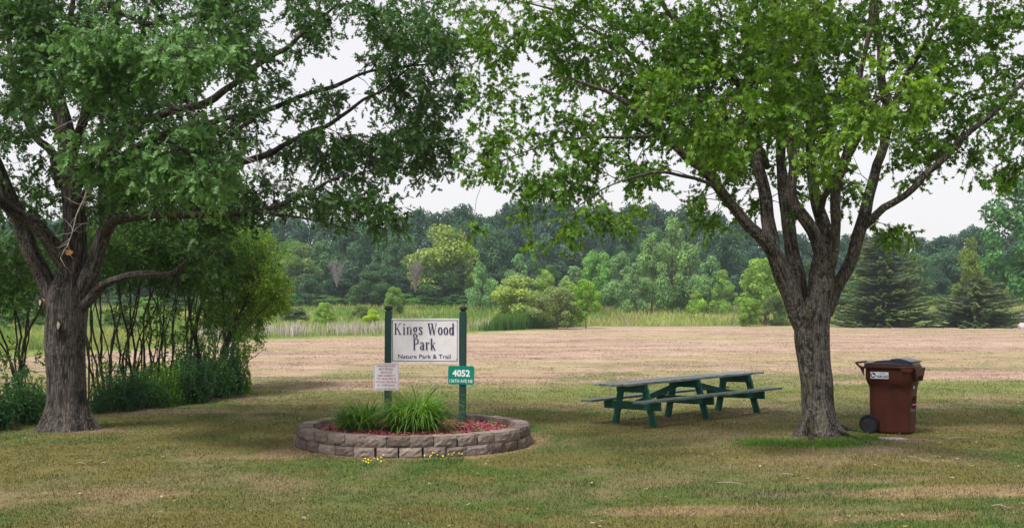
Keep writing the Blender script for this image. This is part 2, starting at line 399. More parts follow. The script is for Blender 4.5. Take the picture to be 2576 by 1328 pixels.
cl = np.array([(.42, .33, .22), (.32, .20, .10), (.48, .42, .33), (.28, .33, .08)])[rng.integers(0, 4, n)] * rng.uniform(.6, 1.1, (n, 1))
tag(link('leaf_litter', npmesh('leaf_litter', V, [np.arange(n * 7).reshape(n, 7)], M['grass'], False, {'tint': np.repeat(cl, 7, 0)})), 'small dry leaves scattered on the lawn', kind='stuff')

# ------------------------------------------------------------------ leaves and branches
def sym(h):  # half outline -> fan with centre
    h = np.array(h); o = np.vstack([h, (h[1:-1] * [-1, 1])[::-1]]); return o
LEAF = {}
def leaf(name, half, cy_, fold):
    o = sym(half); k = len(o); P = np.zeros((k + 1, 3)); P[:k, :2] = o; P[k] = (0, cy_, 0); P[:, 2] = -fold * np.abs(P[:, 0]) - .12 * P[:, 1] ** 2
    f = np.array([[i, (i + 1) % k, k] for i in range(k)]); LEAF[name] = (P, f)
leaf('maple', [(0, 0), (.14, .08), (.46, .02), (.26, .26), (.62, .50), (.26, .52), (.17, .60), (0, 1.05)], .33, .15)
leaf('oak', [(0, -.1), (.05, .15), (.33, .20), (.08, .36), (.44, .56), (.10, .62), (.24, .92), (0, 1.05)], .45, .12)
leaf('plain', [(0, 0), (.24, .30), (.20, .65), (0, 1)], .45, .25)
def place_leaves(kind, pos, axis, nor, size, tint):
    P, f = LEAF[kind]; n = len(pos); axis = nrm(axis); nor = nrm(nor - axis * (nor * axis).sum(1, keepdims=True)); side = np.cross(axis, nor)
    V = pos[:, None] + size[:, None, None] * (P[None, :, :1] * side[:, None] + P[None, :, 1:2] * axis[:, None] + P[None, :, 2:] * nor[:, None])
    F_ = f[None] + (np.arange(n) * len(P))[:, None, None]
    return V.reshape(-1, 3), F_.reshape(-1, 3), np.repeat(tint, len(P))
def leafy(kind, C, out, nt, lt, per, size, droop=.25, tint=None, flat=.8, back=None):
    """twigs with leaves around cluster centres C (n,3); out: outward directions"""
    n = len(C); c = np.repeat(C, nt, 0); o = np.repeat(out, nt, 0)
    d = nrm(o * .7 + rdir(len(c)) * .9 + np.array([0, 0, -.25])); L = rng.uniform(.5, 1, len(c)) * lt
    p0 = c + rdir(len(c)) * .05
    tt = np.repeat(tint, nt) if tint is not None else np.full(len(c), .5)
    s = (np.arange(per) + .6) / per
    P0 = np.repeat(p0, per, 0); D = np.repeat(d, per, 0); LL = np.repeat(L, per); S = np.tile(s, len(c)); TT = np.repeat(tt, per)
    pos = P0 + D * (LL * S)[:, None]; pos[:, 2] -= droop * .25 * (LL * S) ** 2
    m = len(pos); ax = nrm(D * .6 + rdir(m) * .8 + np.array([0, 0, -droop]))
    no = nrm(np.array([0, 0, flat]) + rdir(m) * .8)
    sz = size * rng.uniform(.6, 1.2, m); tn = np.clip(TT + rng.normal(0, .16, m), 0, 1)
    lv = place_leaves(kind, pos, ax, no, sz, tn)
    e = p0 + d * L[:, None]; e[:, 2] -= droop * .25 * L ** 2; md = (p0 + e) / 2 + rdir(len(c)) * .01
    a = np.cross(d, rdir(len(c))); a = nrm(a); b = np.cross(d, a); rr = .0035
    ring = np.stack([a, -.5 * a + .87 * b, -.5 * a - .87 * b], 1) * rr
    V = np.concatenate([p0[:, None] + ring, md[:, None] + ring * .8, e[:, None] + ring * .4], 1).reshape(-1, 3)
    q = []
    for lvl in (0, 3):
        for j in range(3): q.append([lvl + j, lvl + (j + 1) % 3, lvl + 3 + (j + 1) % 3, lvl + 3 + j])
    q = np.array(q)[None] + (np.arange(len(c)) * 9)[:, None, None]
    return lv, (V, q.reshape(-1, 4))
def grow(limbs, centres, r_tip=.004, k=.0085, sag=.06, dmax=None, rcap=.05):
    """link cluster centres to limbs with curved branches that start from the nearest wood"""
    pool = np.concatenate([l[:, :3] for l in limbs]); prad = np.concatenate([l[:, 3] for l in limbs])
    tang = np.concatenate([np.gradient(l[:, :3], axis=0) for l in limbs]); tang = nrm(tang)
    d0 = np.array([np.min(np.linalg.norm(pool - c, axis=1)) for c in centres]); order = np.argsort(d0)
    out = np.zeros_like(centres); mb_v = []; mb_f = []; nv = 0
    cap = len(pool) + len(centres) * 9
    PP = np.zeros((cap, 3)); PR = np.zeros(cap); PT = np.zeros((cap, 3)); m = len(pool)
    PP[:m] = pool; PR[:m] = prad; PT[:m] = tang
    for i in order:
        c = centres[i]; dv = c - PP[:m]; d = np.linalg.norm(dv, axis=1)
        al = (dv * PT[:m]).sum(1) / np.maximum(d, .01)
        cost = d * (1.25 - .35 * al) + .25 * (PR[:m] < .006)
        j = int(np.argmin(cost)); L = d[j]
        if L < .03: out[i] = nrm(c - PP[max(j - 1, 0)] + 1e-6); continue
        s = PP[j]; r0 = min(PR[j] * .75, k * L + .006, rcap); seg = max(3, min(9, int(L / .22) + 2)); tt = np.linspace(0, 1, seg)[:, None]
        mid = (s + c) / 2 + PT[j] * L * .16 + np.array([0, 0, sag * L]) + rng.normal(0, .05, 3) * L
        P = (1 - tt) ** 2 * s + 2 * tt * (1 - tt) * mid + tt ** 2 * c
        P[1:-1] += rng.normal(0, .012, (seg - 2, 3)) * min(L, 1.5)
        r = r0 + (r_tip - r0) * tt[:, 0] ** .8
        V, f, _ = tube(P, r, 5 if r0 > .012 else 3)
        mb_v.append(V); mb_f.append(f + nv); nv += len(V)
        T = nrm(np.gradient(P, axis=0)); q = seg - 1
        PP[m:m + q] = P[1:]; PR[m:m + q] = r[1:]; PT[m:m + q] = T[1:]; m += q
        out[i] = T[-1]
    return (np.concatenate(mb_v), np.concatenate(mb_f)), out
def clusters(spec, dens=1.0):
    """spec rows: px, py, rx, ry, Y, dY, n, tint -> points in space (uniform in each ellipsoid), tint"""
    C = []; T = []
    for px, py, rx, ry, Y, dY, n, tn in spec:
        n = max(1, int(n * dens)); u = rdir(n) * rng.uniform(0, 1, (n, 1)) ** (1 / 2.9)
        y = Y + u[:, 1] * dY; x = ((px - CX + u[:, 0] * rx) / F) * Y; z = CAMZ - ((py - HY + u[:, 2] * ry) / F) * Y
        C.append(np.stack([x, y, z], 1)); T.append(np.full(n, tn) + rng.normal(0, .08, n))
    return np.concatenate(C), np.clip(np.concatenate(T), 0, 1)
def limb(pts, step=.12):
    """pts rows px, py, Y, radius(m)"""
    rows = []
    for px, py, Y, r in pts:
        p = at(px, py, Y); rows.append((p.x, p.y, p.z, r))
    l = spline(rows, step); n = len(l); q = np.arange(n) * step; sd = rng.integers(1000)
    for a_ in range(3): l[:, a_] += (.30 * (fbm(q / .9, q * 0 + a_ * 9, sd, 3) - .5) * np.clip(.11 - l[:, 3], .02, .08) / .08 * np.clip(l[:, 3] / .06, .22, 1)) * np.clip(q / .6, 0, 1) * (pts[0][3] < .2)
    l[:, 3] *= 1 + .28 * (fbm(q / .35, q * 0 + 3, sd + 1, 2) - .5) * (pts[0][3] < .2)
    return l
def barky(l, k=20, amp=.06, seed=0, flare=None):
    def rf(tt, th):
        s = tt * len(l) * .12
        w = 1 + amp * (fbm(np.broadcast_to(th * 2.2 / 1, (len(l), k)) * 1.0, np.broadcast_to(s * .8, (len(l), k)), seed) - .5) * 2
        w = w + amp * .5 * np.sin(th * 7 + s * 1.5)
        if flare is not None: w = w + flare(l[:, 2][:, None], th)
        return w
    return tube(l[:, :3], l[:, 3], k, rf)
def furrowed(l, k, seed, flare, amp=.018, per=26, stretch=.30):
    """trunk with real furrows: a periodic ridge pattern around and along the wood"""
    idx = np.linspace(0, len(l) - 1, int(len(l) * .12 / .035)); L = np.stack([np.interp(idx, np.arange(len(l)), l[:, c]) for c in range(4)], 1)
    n = len(L); th = np.arange(k) / k * 2 * math.pi; s = np.arange(n) * .035
    def pn(P, sc, sd):
        x = np.broadcast_to(th[None] / (2 * math.pi) * P, (n, k)) + 2.2 * (vnoise(np.cos(th)[None] * 1.5 + 9, s[:, None] * 1.3 + sd) - .5) * 0; y = np.broadcast_to(s[:, None] / sc, (n, k))
        ix = np.floor(x).astype(int); iy = np.floor(y).astype(int); fx = x - ix; fy = y - iy; fx = fx * fx * (3 - 2 * fx); fy = fy * fy * (3 - 2 * fy)
        g = lambda a_, b_: h2(a_ % P, b_, sd)
        return (g(ix, iy) * (1 - fx) + g(ix + 1, iy) * fx) * (1 - fy) + (g(ix, iy + 1) * (1 - fx) + g(ix + 1, iy + 1) * fx) * fy
    a_ = 1 - np.abs(2 * pn(per, stretch, seed) - 1); b_ = 1 - np.abs(2 * pn(per * 2, stretch * .45, seed + 5) - 1); h = .65 * a_ ** 1.3 + .35 * b_
    T, N, B = frames(L[:, :3]); r = L[:, 3:4] * (1 + .10 * (pn(5, .9, seed + 9) - .5) + (flare(L[:, 2][:, None], th[None]) if flare is not None else 0))
    r = r + (h - .5) * amp * np.clip(L[:, 3:4] / .25, .3, 1)
    V = L[:, None, :3] + r[..., None] * (np.cos(th)[None, :, None] * N[:, None] + np.sin(th)[None, :, None] * B[:, None])
    i = np.arange(n - 1)[:, None] * k; j = np.arange(k)[None]; j2 = (j + 1) % k
    return V.reshape(-1, 3), np.stack([i + j, i + j2, i + k + j2, i + k + j], -1).reshape(-1, 4), h.ravel()
def make_tree(root, mats, trunk, limbs, spec, leafkind, leafpar, flare=None, seed=0, extra=None, k=22, prune=None, kb=.0085, sub='limb', dens=1.0):
    V, f, hh_ = furrowed(trunk, 150, seed, flare)
    link('trunk', npmesh('trunk', V, [f], mats[0], True, {'tint': hh_}), root)
    for i, l in enumerate(limbs):
        if l[0, 3] > .09:
            V, f, hh_ = furrowed(l, 90, seed + i + 1, None, .012, 18); link(sub, npmesh(sub, V, [f], mats[0], True, {'tint': hh_}), root); continue
        V, f, caps = barky(l, 14 if l[0, 3] > .05 else 8, .05, seed + i + 1)
        link(sub, npmesh(sub, V, [f, *[c[None] for c in caps]], mats[0], True, {'tint': np.full(len(V), .55)}), root)
    C, T = clusters(spec, dens)
    if extra is not None: C = np.vstack([C, extra[0]]); T = np.concatenate([T, extra[1]])
    if prune is not None: kk = prune(C); C = C[kk]; T = T[kk]
    (bv, bf), out = grow([trunk[len(trunk) // 2:]] + limbs, C, k=kb)
    nt, lt, per, size, droop, flat = leafpar
    lv, tw = leafy(leafkind, C, out, nt, lt, per, size, droop, T, flat)
    n0 = len(bv)
    link('branches', npmesh('branches', np.concatenate([bv, tw[0]]), [np.concatenate([bf, tw[1] + n0])], mats[0], False, {'tint': np.full(n0 + len(tw[0]), .4)}), root)
    link('crown', npmesh('crown', lv[0], [lv[1]], mats[1], False, {'tint': lv[2]}), root)
def clear_limbs(C, limbs, r, ymin, p=.8):
    """drop leaf clusters that grow right over a limb on its near side, so that the wood shows as in the photo"""
    px = CX + C[:, 0] / C[:, 1] * F; py = HY - (C[:, 2] - CAMZ) / C[:, 1] * F; keep = np.ones(len(C), bool); u = rng.uniform(0, 1, len(C))
    for l in limbs:
        lx = CX + l[:, 0] / l[:, 1] * F; ly = HY - (l[:, 2] - CAMZ) / l[:, 1] * F
        d = np.hypot(px[:, None] - lx[None], py[:, None] - ly[None]); j = d.argmin(1)
        keep &= ~((d.min(1) < r) & (C[:, 1] < l[j, 1] + .3) & (py > ymin) & (u < p))
    return keep
def local(root):
    """move the children's geometry so that the root's origin is the base"""
    for ch in root.children: ch.matrix_parent_inverse = Matrix.Translation(root.location).inverted()

# ------------------------------------------------------------------ oak
ob = gp(168, 1080); OY = ob.y
oak = thing('oak_tree', 'large oak with thick forking trunk, grey furrowed bark and dark green lobed leaves', 'tree', ob)
def oflare(z, th):
    d = np.clip((.62 - (z - ob.z)) / .62, 0, 1.2)
    return d ** 1.9 * (.42 + .22 * np.sin(th * 5 + 1) + .12 * np.sin(th * 3 + 2))
o_tr = limb([(170, 1100, OY, 0.310), (169, 1060, OY, 0.306), (167, 980, OY, 0.302), (163, 880, OY, 0.310), (166, 800, OY, 0.324), (172, 740, OY, 0.310), (182, 680, OY, 0.216), (188, 620, OY, 0.185), (189, 560, OY, 0.165), (180, 480, OY, 0.155), (172, 400, OY, 0.150), (165, 330, OY, 0.140), (140, 240, OY, 0.120), (112, 150, OY + .2, 0.100), (95, 20, OY + .3, 0.085), (90, -200, OY + .3, 0.060), (110, -500, OY, 0.030)])
O = OY
oak_limbs = [limb([(a, b, c, r * .84) for a, b, c, r in q]) for q in [
    [(150, 790, O, .17), (118, 720, O, .175), (93, 672, O - .1, .165), (72, 630, O - .2, .155), (55, 570, O - .3, .145), (30, 500, O - .5, .13), (0, 430, O - .7, .12), (-60, 320, O - 1, .10), (-140, 150, O - 1.3, .07)],
    [(178, 690, O - .05, .15), (150, 640, O - .2, .15), (120, 598, O - .4, .14), (84, 562, O - .6, .13), (50, 546, O - .8, .115), (0, 500, O - 1.3, .10), (-70, 440, O - 1.8, .08)],
    [(192, 760, O, .17), (212, 720, O - .05, .165), (235, 660, O - .1, .15), (252, 610, O - .1, .14), (272, 560, O - .1, .13), (300, 524, O - .2, .11), (345, 484, O - .3, .09), (400, 450, O - .6, .075), (520, 380, O - 1.2, .05), (640, 300, O - 1.8, .03)],
    [(262, 580, O - .1, .10), (258, 500, O, .10), (266, 410, O + .1, .095), (286, 290, O + .3, .08), (284, 140, O + .5, .065), (300, -60, O + .6, .05), (310, -300, O + .6, .02)],
    [(195, 782, O, .12), (224, 757, O - .2, .10), (258, 724, O - .4, .078), (303, 699, O - .6, .066), (348, 690, O - .8, .060), (400, 689, O - 1.0, .054), (436, 683, O - 1.1, .044), (470, 656, O - 1.2, .028), (500, 640, O - 1.3, .02), (540, 625, O - 1.3, .01)],
    [(262, 590, O - .1, .10), (285, 562, O - .4, .095), (330, 546, O - .7, .09), (420, 533, O - 1.0, .08), (510, 530, O - 1.2, .07), (600, 532, O - 1.3, .06), (660, 526, O - 1.3, .05), (730, 503, O - 1.2, .04), (800, 470, O - 1.1, .028), (880, 430, O - 1, .015)],
    [(640, 531, O - 1.3, .03), (700, 540, O - 1.3, .026), (750, 549, O - 1.2, .02), (821, 562, O - 1.1, .012), (900, 590, O - 1, .006)],
    [(300, 526, O - .2, .08), (360, 490, O, .075), (450, 460, O + .2, .07), (556, 420, O + .3, .065), (672, 390, O + .3, .06), (742, 352, O + .2, .05), (812, 322, O, .045), (849, 297, O, .04), (909, 250, O - .2, .03), (965, 223, O - .4, .022), (1040, 160, O - .6, .01)],
    [(190, 470, O, .10), (250, 400, O - .3, .095), (320, 340, O - .6, .09), (417, 290, O - .9, .08), (510, 260, O - 1.1, .07), (580, 218, O - 1.2, .06), (649, 172, O - 1.3, .052), (719, 125, O - 1.3, .044), (770, 79, O - 1.3, .035), (840, 20, O - 1.3, .025), (920, -60, O - 1.3, .01)],
    [(280, 440, O + .1, .07), (400, 350, O + .4, .068), (510, 318, O + .6, .062), (598, 292, O + .7, .055), (696, 260, O + .7, .05), (765, 232, O + .6, .045), (858, 209, O + .4, .038), (918, 186, O + .3, .03), (1020, 172, O + .1, .022), (1113, 158, O - .1, .012)],
    [(150, 470, O, .09), (136, 410, O + .1, .088), (118, 372, O + .2, .08), (79, 325, O + .4, .07), (46, 232, O + .7, .06), (20, 100, O + 1, .05), (0, -80, O + 1.1, .03)],
    [(180, 410, O, .08), (200, 300, O - .1, .078), (225, 180, O - .2, .07), (262, 70, O - .3, .06), (300, -40, O - .3, .05), (340, -200, O - .3, .03)],
    [(150, 280, O, .07), (162, 150, O - .3, .06), (176, 30, O - .5, .05), (200, -150, O - .6, .03)],
    [(300, 30, O - .3, .045), (380, 60, O - .8, .04), (473, 37, O - 1.3, .04), (556, 9, O - 1.6, .03), (660, -40, O - 2, .015)],
    [(185, 520, O - .1, .07), (260, 440, O - 1.2, .06), (330, 380, O - 2.4, .05), (400, 350, O - 3.6, .035), (480, 380, O - 4.6, .02)],
    [(178, 380, O - .1, .07), (230, 260, O - 1.3, .06), (300, 170, O - 2.6, .045), (360, 130, O - 3.8, .03), (440, 120, O - 4.8, .015)],
]]
oak_spec = [
    # near sprays in front of the trunk; light on them painted as high tints
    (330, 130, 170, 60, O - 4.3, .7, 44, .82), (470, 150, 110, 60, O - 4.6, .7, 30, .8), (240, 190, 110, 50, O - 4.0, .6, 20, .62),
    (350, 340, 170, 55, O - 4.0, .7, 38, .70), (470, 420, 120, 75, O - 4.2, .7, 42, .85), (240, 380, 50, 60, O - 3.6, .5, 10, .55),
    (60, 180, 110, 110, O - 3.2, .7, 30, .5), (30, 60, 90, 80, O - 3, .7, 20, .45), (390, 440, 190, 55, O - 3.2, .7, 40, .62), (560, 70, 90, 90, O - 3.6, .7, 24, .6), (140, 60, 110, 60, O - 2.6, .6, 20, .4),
    # body of the crown; low tints put its inner shade into the colour
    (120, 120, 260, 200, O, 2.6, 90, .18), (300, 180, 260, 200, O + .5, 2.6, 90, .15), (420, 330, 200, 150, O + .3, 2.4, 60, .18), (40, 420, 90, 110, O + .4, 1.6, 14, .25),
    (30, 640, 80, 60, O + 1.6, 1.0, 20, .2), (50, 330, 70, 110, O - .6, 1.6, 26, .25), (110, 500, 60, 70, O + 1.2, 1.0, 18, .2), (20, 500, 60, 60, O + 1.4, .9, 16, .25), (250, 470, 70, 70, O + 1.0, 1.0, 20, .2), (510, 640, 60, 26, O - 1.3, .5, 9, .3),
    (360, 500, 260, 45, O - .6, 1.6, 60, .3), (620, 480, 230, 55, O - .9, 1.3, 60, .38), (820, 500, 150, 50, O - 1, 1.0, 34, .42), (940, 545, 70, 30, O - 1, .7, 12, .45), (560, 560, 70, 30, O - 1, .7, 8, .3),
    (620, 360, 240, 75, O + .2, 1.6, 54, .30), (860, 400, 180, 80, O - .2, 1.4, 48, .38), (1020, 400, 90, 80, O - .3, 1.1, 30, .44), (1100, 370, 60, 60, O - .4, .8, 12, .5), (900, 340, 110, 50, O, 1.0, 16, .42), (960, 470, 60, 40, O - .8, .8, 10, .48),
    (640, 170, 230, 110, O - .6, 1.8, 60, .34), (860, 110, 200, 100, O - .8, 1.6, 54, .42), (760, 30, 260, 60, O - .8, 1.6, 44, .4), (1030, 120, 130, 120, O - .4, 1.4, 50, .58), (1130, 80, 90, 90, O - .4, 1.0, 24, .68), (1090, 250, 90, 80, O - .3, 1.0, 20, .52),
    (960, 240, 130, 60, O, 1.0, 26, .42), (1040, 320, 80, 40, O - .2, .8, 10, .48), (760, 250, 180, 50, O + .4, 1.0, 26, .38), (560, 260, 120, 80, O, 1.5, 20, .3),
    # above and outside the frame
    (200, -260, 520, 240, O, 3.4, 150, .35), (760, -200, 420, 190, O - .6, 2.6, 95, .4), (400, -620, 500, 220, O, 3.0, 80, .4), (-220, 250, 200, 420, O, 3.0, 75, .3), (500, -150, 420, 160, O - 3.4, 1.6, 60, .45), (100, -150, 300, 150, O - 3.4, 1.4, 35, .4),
]
def oprune(C):   # sky holes seen in the crown
    px = CX + C[:, 0] / C[:, 1] * F; py = HY - (C[:, 2] - CAMZ) / C[:, 1] * F
    keep = np.ones(len(C), bool)
    for hx, hy, rx, ry in [(800, 175, 130, 32), (690, 330, 60, 26), (905, 290, 90, 30), (140, 265, 30, 22), (45, 400, 26, 34), (118, 470, 20, 22), (760, 440, 70, 24), (1000, 455, 40, 22), (540, 205, 45, 36), (700, 75, 40, 30), (100, 545, 18, 12), (640, 440, 50, 18), (880, 80, 55, 26)]:
        keep &= ~(((px - hx) / (rx + 18)) ** 2 + ((py - hy) / (ry + 14)) ** 2 < 1)
    keep &= ~((py > 600) & (px > 110) & (px < 700)) | ((px > 440) & (px < 600) & (py < 670) & (C[:, 1] < OY - .8))
    keep &= ~((px > 150) & (px < 240) & (py > 440) & (C[:, 1] < OY))
    keep &= clear_limbs(C, oak_limbs[5:10] + oak_limbs[:1] + oak_limbs[10:11], 20, 60, .55)
    return keep
make_tree(oak, (M['oak_bark'], M['oak_leaf']), o_tr, oak_limbs, oak_spec, 'oak', (6, .44, 8, .097, .2, .7), oflare, 11, prune=oprune, k=40)
# pruning scars
t = NT('cut_wood'); d = t.n('ShaderNodeTexWave', Vector=t.coord(), Scale=18, Distortion=1.5, _wave_type='RINGS', _rings_direction='Y').outputs['Fac']
t.base(t.mix(d, (.50, .20, .07), (.62, .30, .13)), .8); M['cut'] = t.m
t = NT('old_cut_wood'); t.base(t.ramp(t.noise(t.coord(), 30, 4), [(.3, (.28, .21, .15)), (.7, (.50, .42, .33))]), .9); M['cut_old'] = t.m
def scar(px, py, Y, rx, rz, mat, yaw=0, tiltr=0, label=None):
    mb = MB(); th = np.arange(24) / 24 * 2 * math.pi; w = 1 + .06 * np.sin(3 * th + 1) + .04 * np.sin(7 * th)
    mb.prism([(rx * math.cos(a) * q, rz * math.sin(a) * q) for a, q in zip(th, w)], -.02, .05)
    o = mb.build('pruning_scar', mat, oak); ring = MB(); P = np.array([(rx * 1.08 * math.cos(a) * q, -.012, rz * 1.08 * math.sin(a) * q) for a, q in zip(np.append(th, th[0]), np.append(w, w[0]))])
    ring.tube(P, .016, 6, cap=False); r_ = ring.build('callus', M['oak_bark'], o, True)
    o.matrix_basis = Matrix.Translation(at(px, py, Y)) @ Euler((R(tiltr), 0, R(yaw))).to_matrix().to_4x4(); tag(o, label); return o
scar(174, 635, O - .235, .075, .052, M['cut'], 0, 0, 'fresh orange pruning scar')
scar(103, 760, O - .22, .038, .058, M['cut_old'], -30)
scar(147, 817, O - .345, .032, .075, M['cut_old'], 5)
scar(311, 697, O - .665, .02, .03, M['cut'], 0)
# bare dead branches hanging by the trunk
def dead(pts, n, parent, mat, rr=.5):
    l = limb(pts, .08); V, f, c = tube(l[:, :3], l[:, 3], 6); v = [V]; ff = [f]; nv = len(V)
    for i in range(n):
        j = rng.integers(len(l) // 4, len(l)); s = l[j, :3]; d = rdir(1)[0] * np.array([1, .5, .8]); L = rng.uniform(.2, rr)
        P = s + d * np.linspace(0, L, 5)[:, None] + np.cumsum(rng.normal(0, .012, (5, 3)), 0); P[0] = s
        V, f, _ = tube(P, np.linspace(.0055, .002, 5), 4); v.append(V); ff.append(f + nv); nv += len(V)
    return link('dead_branch', npmesh('dead_branch', np.concatenate(v), [np.concatenate(ff)], mat, False, {'tint': np.zeros(nv)}), parent)
M['dead'] = plain('dead_wood', (.36, .33, .30), .9, .3, 20)
tag(dead([(250, 405, O - 1.0, .02), (232, 440, O - 1.0, .018), (212, 500, O - 1.0, .014), (192, 545, O - 1.0, .011), (178, 600, O - 1.0, .008), (150, 650, O - 1.0, .004)], 24, oak, M['dead'], .4), 'bare grey dead branch')
dead([(130, 330, O - .9, .008), (190, 300, O - .9, .009), (250, 280, O - 1, .008), (300, 330, O - 1, .005)], 10, oak, M['dead'])
dead([(420, 250, O - 1.6, .008), (450, 272, O - 1.6, .008), (520, 285, O - 1.6, .006), (600, 260, O - 1.6, .004)], 12, oak, M['dead'])
dead([(560, 380, O - 1.8, .01), (620, 400, O - 1.8, .008), (700, 450, O - 1.8, .006), (760, 480, O - 1.8, .004)], 14, oak, M['dead'])
local(oak)

# ------------------------------------------------------------------ maple
mbp = gp(2057, 1092); MY = mbp.y; m = MY
maple = thing('maple_tree', 'multi-stemmed maple beside the brown cart, bright green star-shaped leaves', 'tree', mbp)
def mflare(z, th):
    d = np.clip((.42 - (z - mbp.z)) / .42, 0, 1.3)
    return d ** 2 * (.45 + .30 * np.sin(th * 4 + .5) + .2 * np.sin(th * 7 + 2))
m_tr = limb([(a, b, c, r * .94) for a, b, c, r in [(2060, 1115, m, .255), (2059, 1070, m, .25), (2057, 1010, m, .245), (2055, 960, m, .245), (2048, 900, m, .25), (2043, 850, m, .265), (2045, 810, m, .26), (2062, 760, m, .215), (2068, 700, m, .20), (2072, 650, m, .17), (2076, 600, m, .14), (2070, 560, m, .11), (2052, 500, m + .1, .09), (2040, 400, m + .2, .08), (2040, 250, m + .2, .07), (2050, 50, m + .2, .06), (2060, -200, m + .2, .05), (2060, -480, m, .02)]])
maple_limbs = [limb([(a, b, c, r * .83) for a, b, c, r in q]) for q in [
    [(2030, 850, m, .16), (2010, 795, m - .05, .165), (1992, 745, m - .1, .165), (1966, 690, m - .15, .155), (1945, 640, m - .2, .135), (1922, 605, m - .3, .11), (1887, 566, m - .4, .10), (1855, 524, m - .5, .095), (1824, 490, m - .6, .09), (1778, 436, m - .8, .08), (1731, 393, m - 1, .07), (1683, 340, m - 1.2, .06), (1620, 290, m - 1.4, .05), (1540, 240, m - 1.6, .035), (1440, 200, m - 1.8, .02)],
    [(1945, 640, m - .2, .12), (1940, 600, m - .1, .125), (1930, 550, m, .12), (1923, 480, m + .1, .115), (1905, 400, m + .2, .10), (1900, 310, m + .3, .09), (1892, 200, m + .4, .08), (1880, 60, m + .5, .07), (1860, -150, m + .5, .05), (1850, -400, m + .5, .02)],
    [(2022, 800, m + .12, .15), (2012, 749, m + .2, .15), (2004, 690, m + .25, .14), (1990, 641, m + .3, .13), (1983, 564, m + .4, .125), (1979, 490, m + .5, .115), (1968, 400, m + .6, .10), (1962, 300, m + .8, .09), (1950, 150, m + 1, .07), (1940, -50, m + 1.1, .05)],
    [(2070, 690, m - .1, .13), (2064, 630, m - .2, .125), (2045, 580, m - .3, .11), (2012, 535, m - .4, .10), (1991, 497, m - .45, .09), (1999, 426, m - .5, .085), (1991, 331, m - .6, .075), (1982, 189, m - .7, .065), (1958, 47, m - .8, .05), (1930, -150, m - .8, .03)],
    [(2078, 700, m - .1, .10), (2096, 641, m - .2, .10), (2101, 579, m - .3, .09), (2095, 474, m - .4, .085), (2128, 379, m - .5, .075), (2147, 284, m - .6, .06), (2170, 150, m - .7, .045), (2200, 0, m - .8, .03)],
    [(2080, 790, m, .11), (2104, 728, m, .115), (2136, 663, m, .115), (2156, 595, m, .11), (2170, 549, m + .05, .105), (2188, 470, m + .1, .10), (2203, 420, m + .15, .09), (2223, 369, m + .2, .085), (2232, 280, m + .3, .08), (2215, 190, m + .4, .08), (2206, 60, m + .5, .075), (2200, -120, m + .5, .055), (2200, -350, m + .5, .02)],
    [(2162, 580, m, .08), (2190, 556, m - .1, .078), (2224, 524, m - .2, .072), (2270, 490, m - .3, .066), (2323, 441, m - .4, .06), (2375, 398, m - .5, .055), (2441, 332, m - .6, .05), (2512, 265, m - .7, .045), (2590, 190, m - .8, .035), (2700, 80, m - .9, .02)],
    [(2228, 360, m + .2, .06), (2252, 265, m, .055), (2300, 180, m - .2, .05), (2332, 110, m - .4, .04), (2400, 0, m - .6, .025)],
    [(1778, 436, m - .8, .05), (1773, 400, m - .8, .05), (1740, 355, m - .8, .045), (1700, 305, m - .8, .04), (1650, 250, m - .8, .03), (1560, 180, m - .7, .02)],
    [(1900, 310, m + .3, .06), (1860, 225, m - .1, .058), (1816, 170, m - .4, .055), (1740, 92, m - .8, .05), (1683, 28, m - 1, .04), (1600, -60, m - 1.2, .02)],
    [(1740, 355, m - .8, .04), (1660, 230, m - .2, .045), (1590, 150, m, .045), (1555, 114, m + .1, .04), (1494, 80, m + .2, .03), (1400, 30, m + .3, .02), (1300, 0, m + .3, .01)],
    [(1683, 340, m - 1.2, .035), (1580, 345, m - 1.3, .03), (1450, 350, m - 1.4, .02), (1330, 380, m - 1.5, .01), (1230, 420, m - 1.5, .006)],
    [(1824, 490, m - .6, .035), (1760, 455, m - 1.5, .03), (1660, 440, m - 2.2, .022), (1560, 460, m - 2.6, .015), (1470, 510, m - 2.8, .01), (1400, 560, m - 2.9, .006)],
    [(2060, 540, m - .1, .06), (2110, 430, m - 1.2, .05), (2160, 330, m - 2.4, .04), (2200, 270, m - 3.3, .03), (2240, 240, m - 4, .015)],
    [(1930, 420, m, .06), (1880, 340, m - 1.4, .05), (1820, 280, m - 2.6, .04), (1740, 250, m - 3.5, .02)],
]]
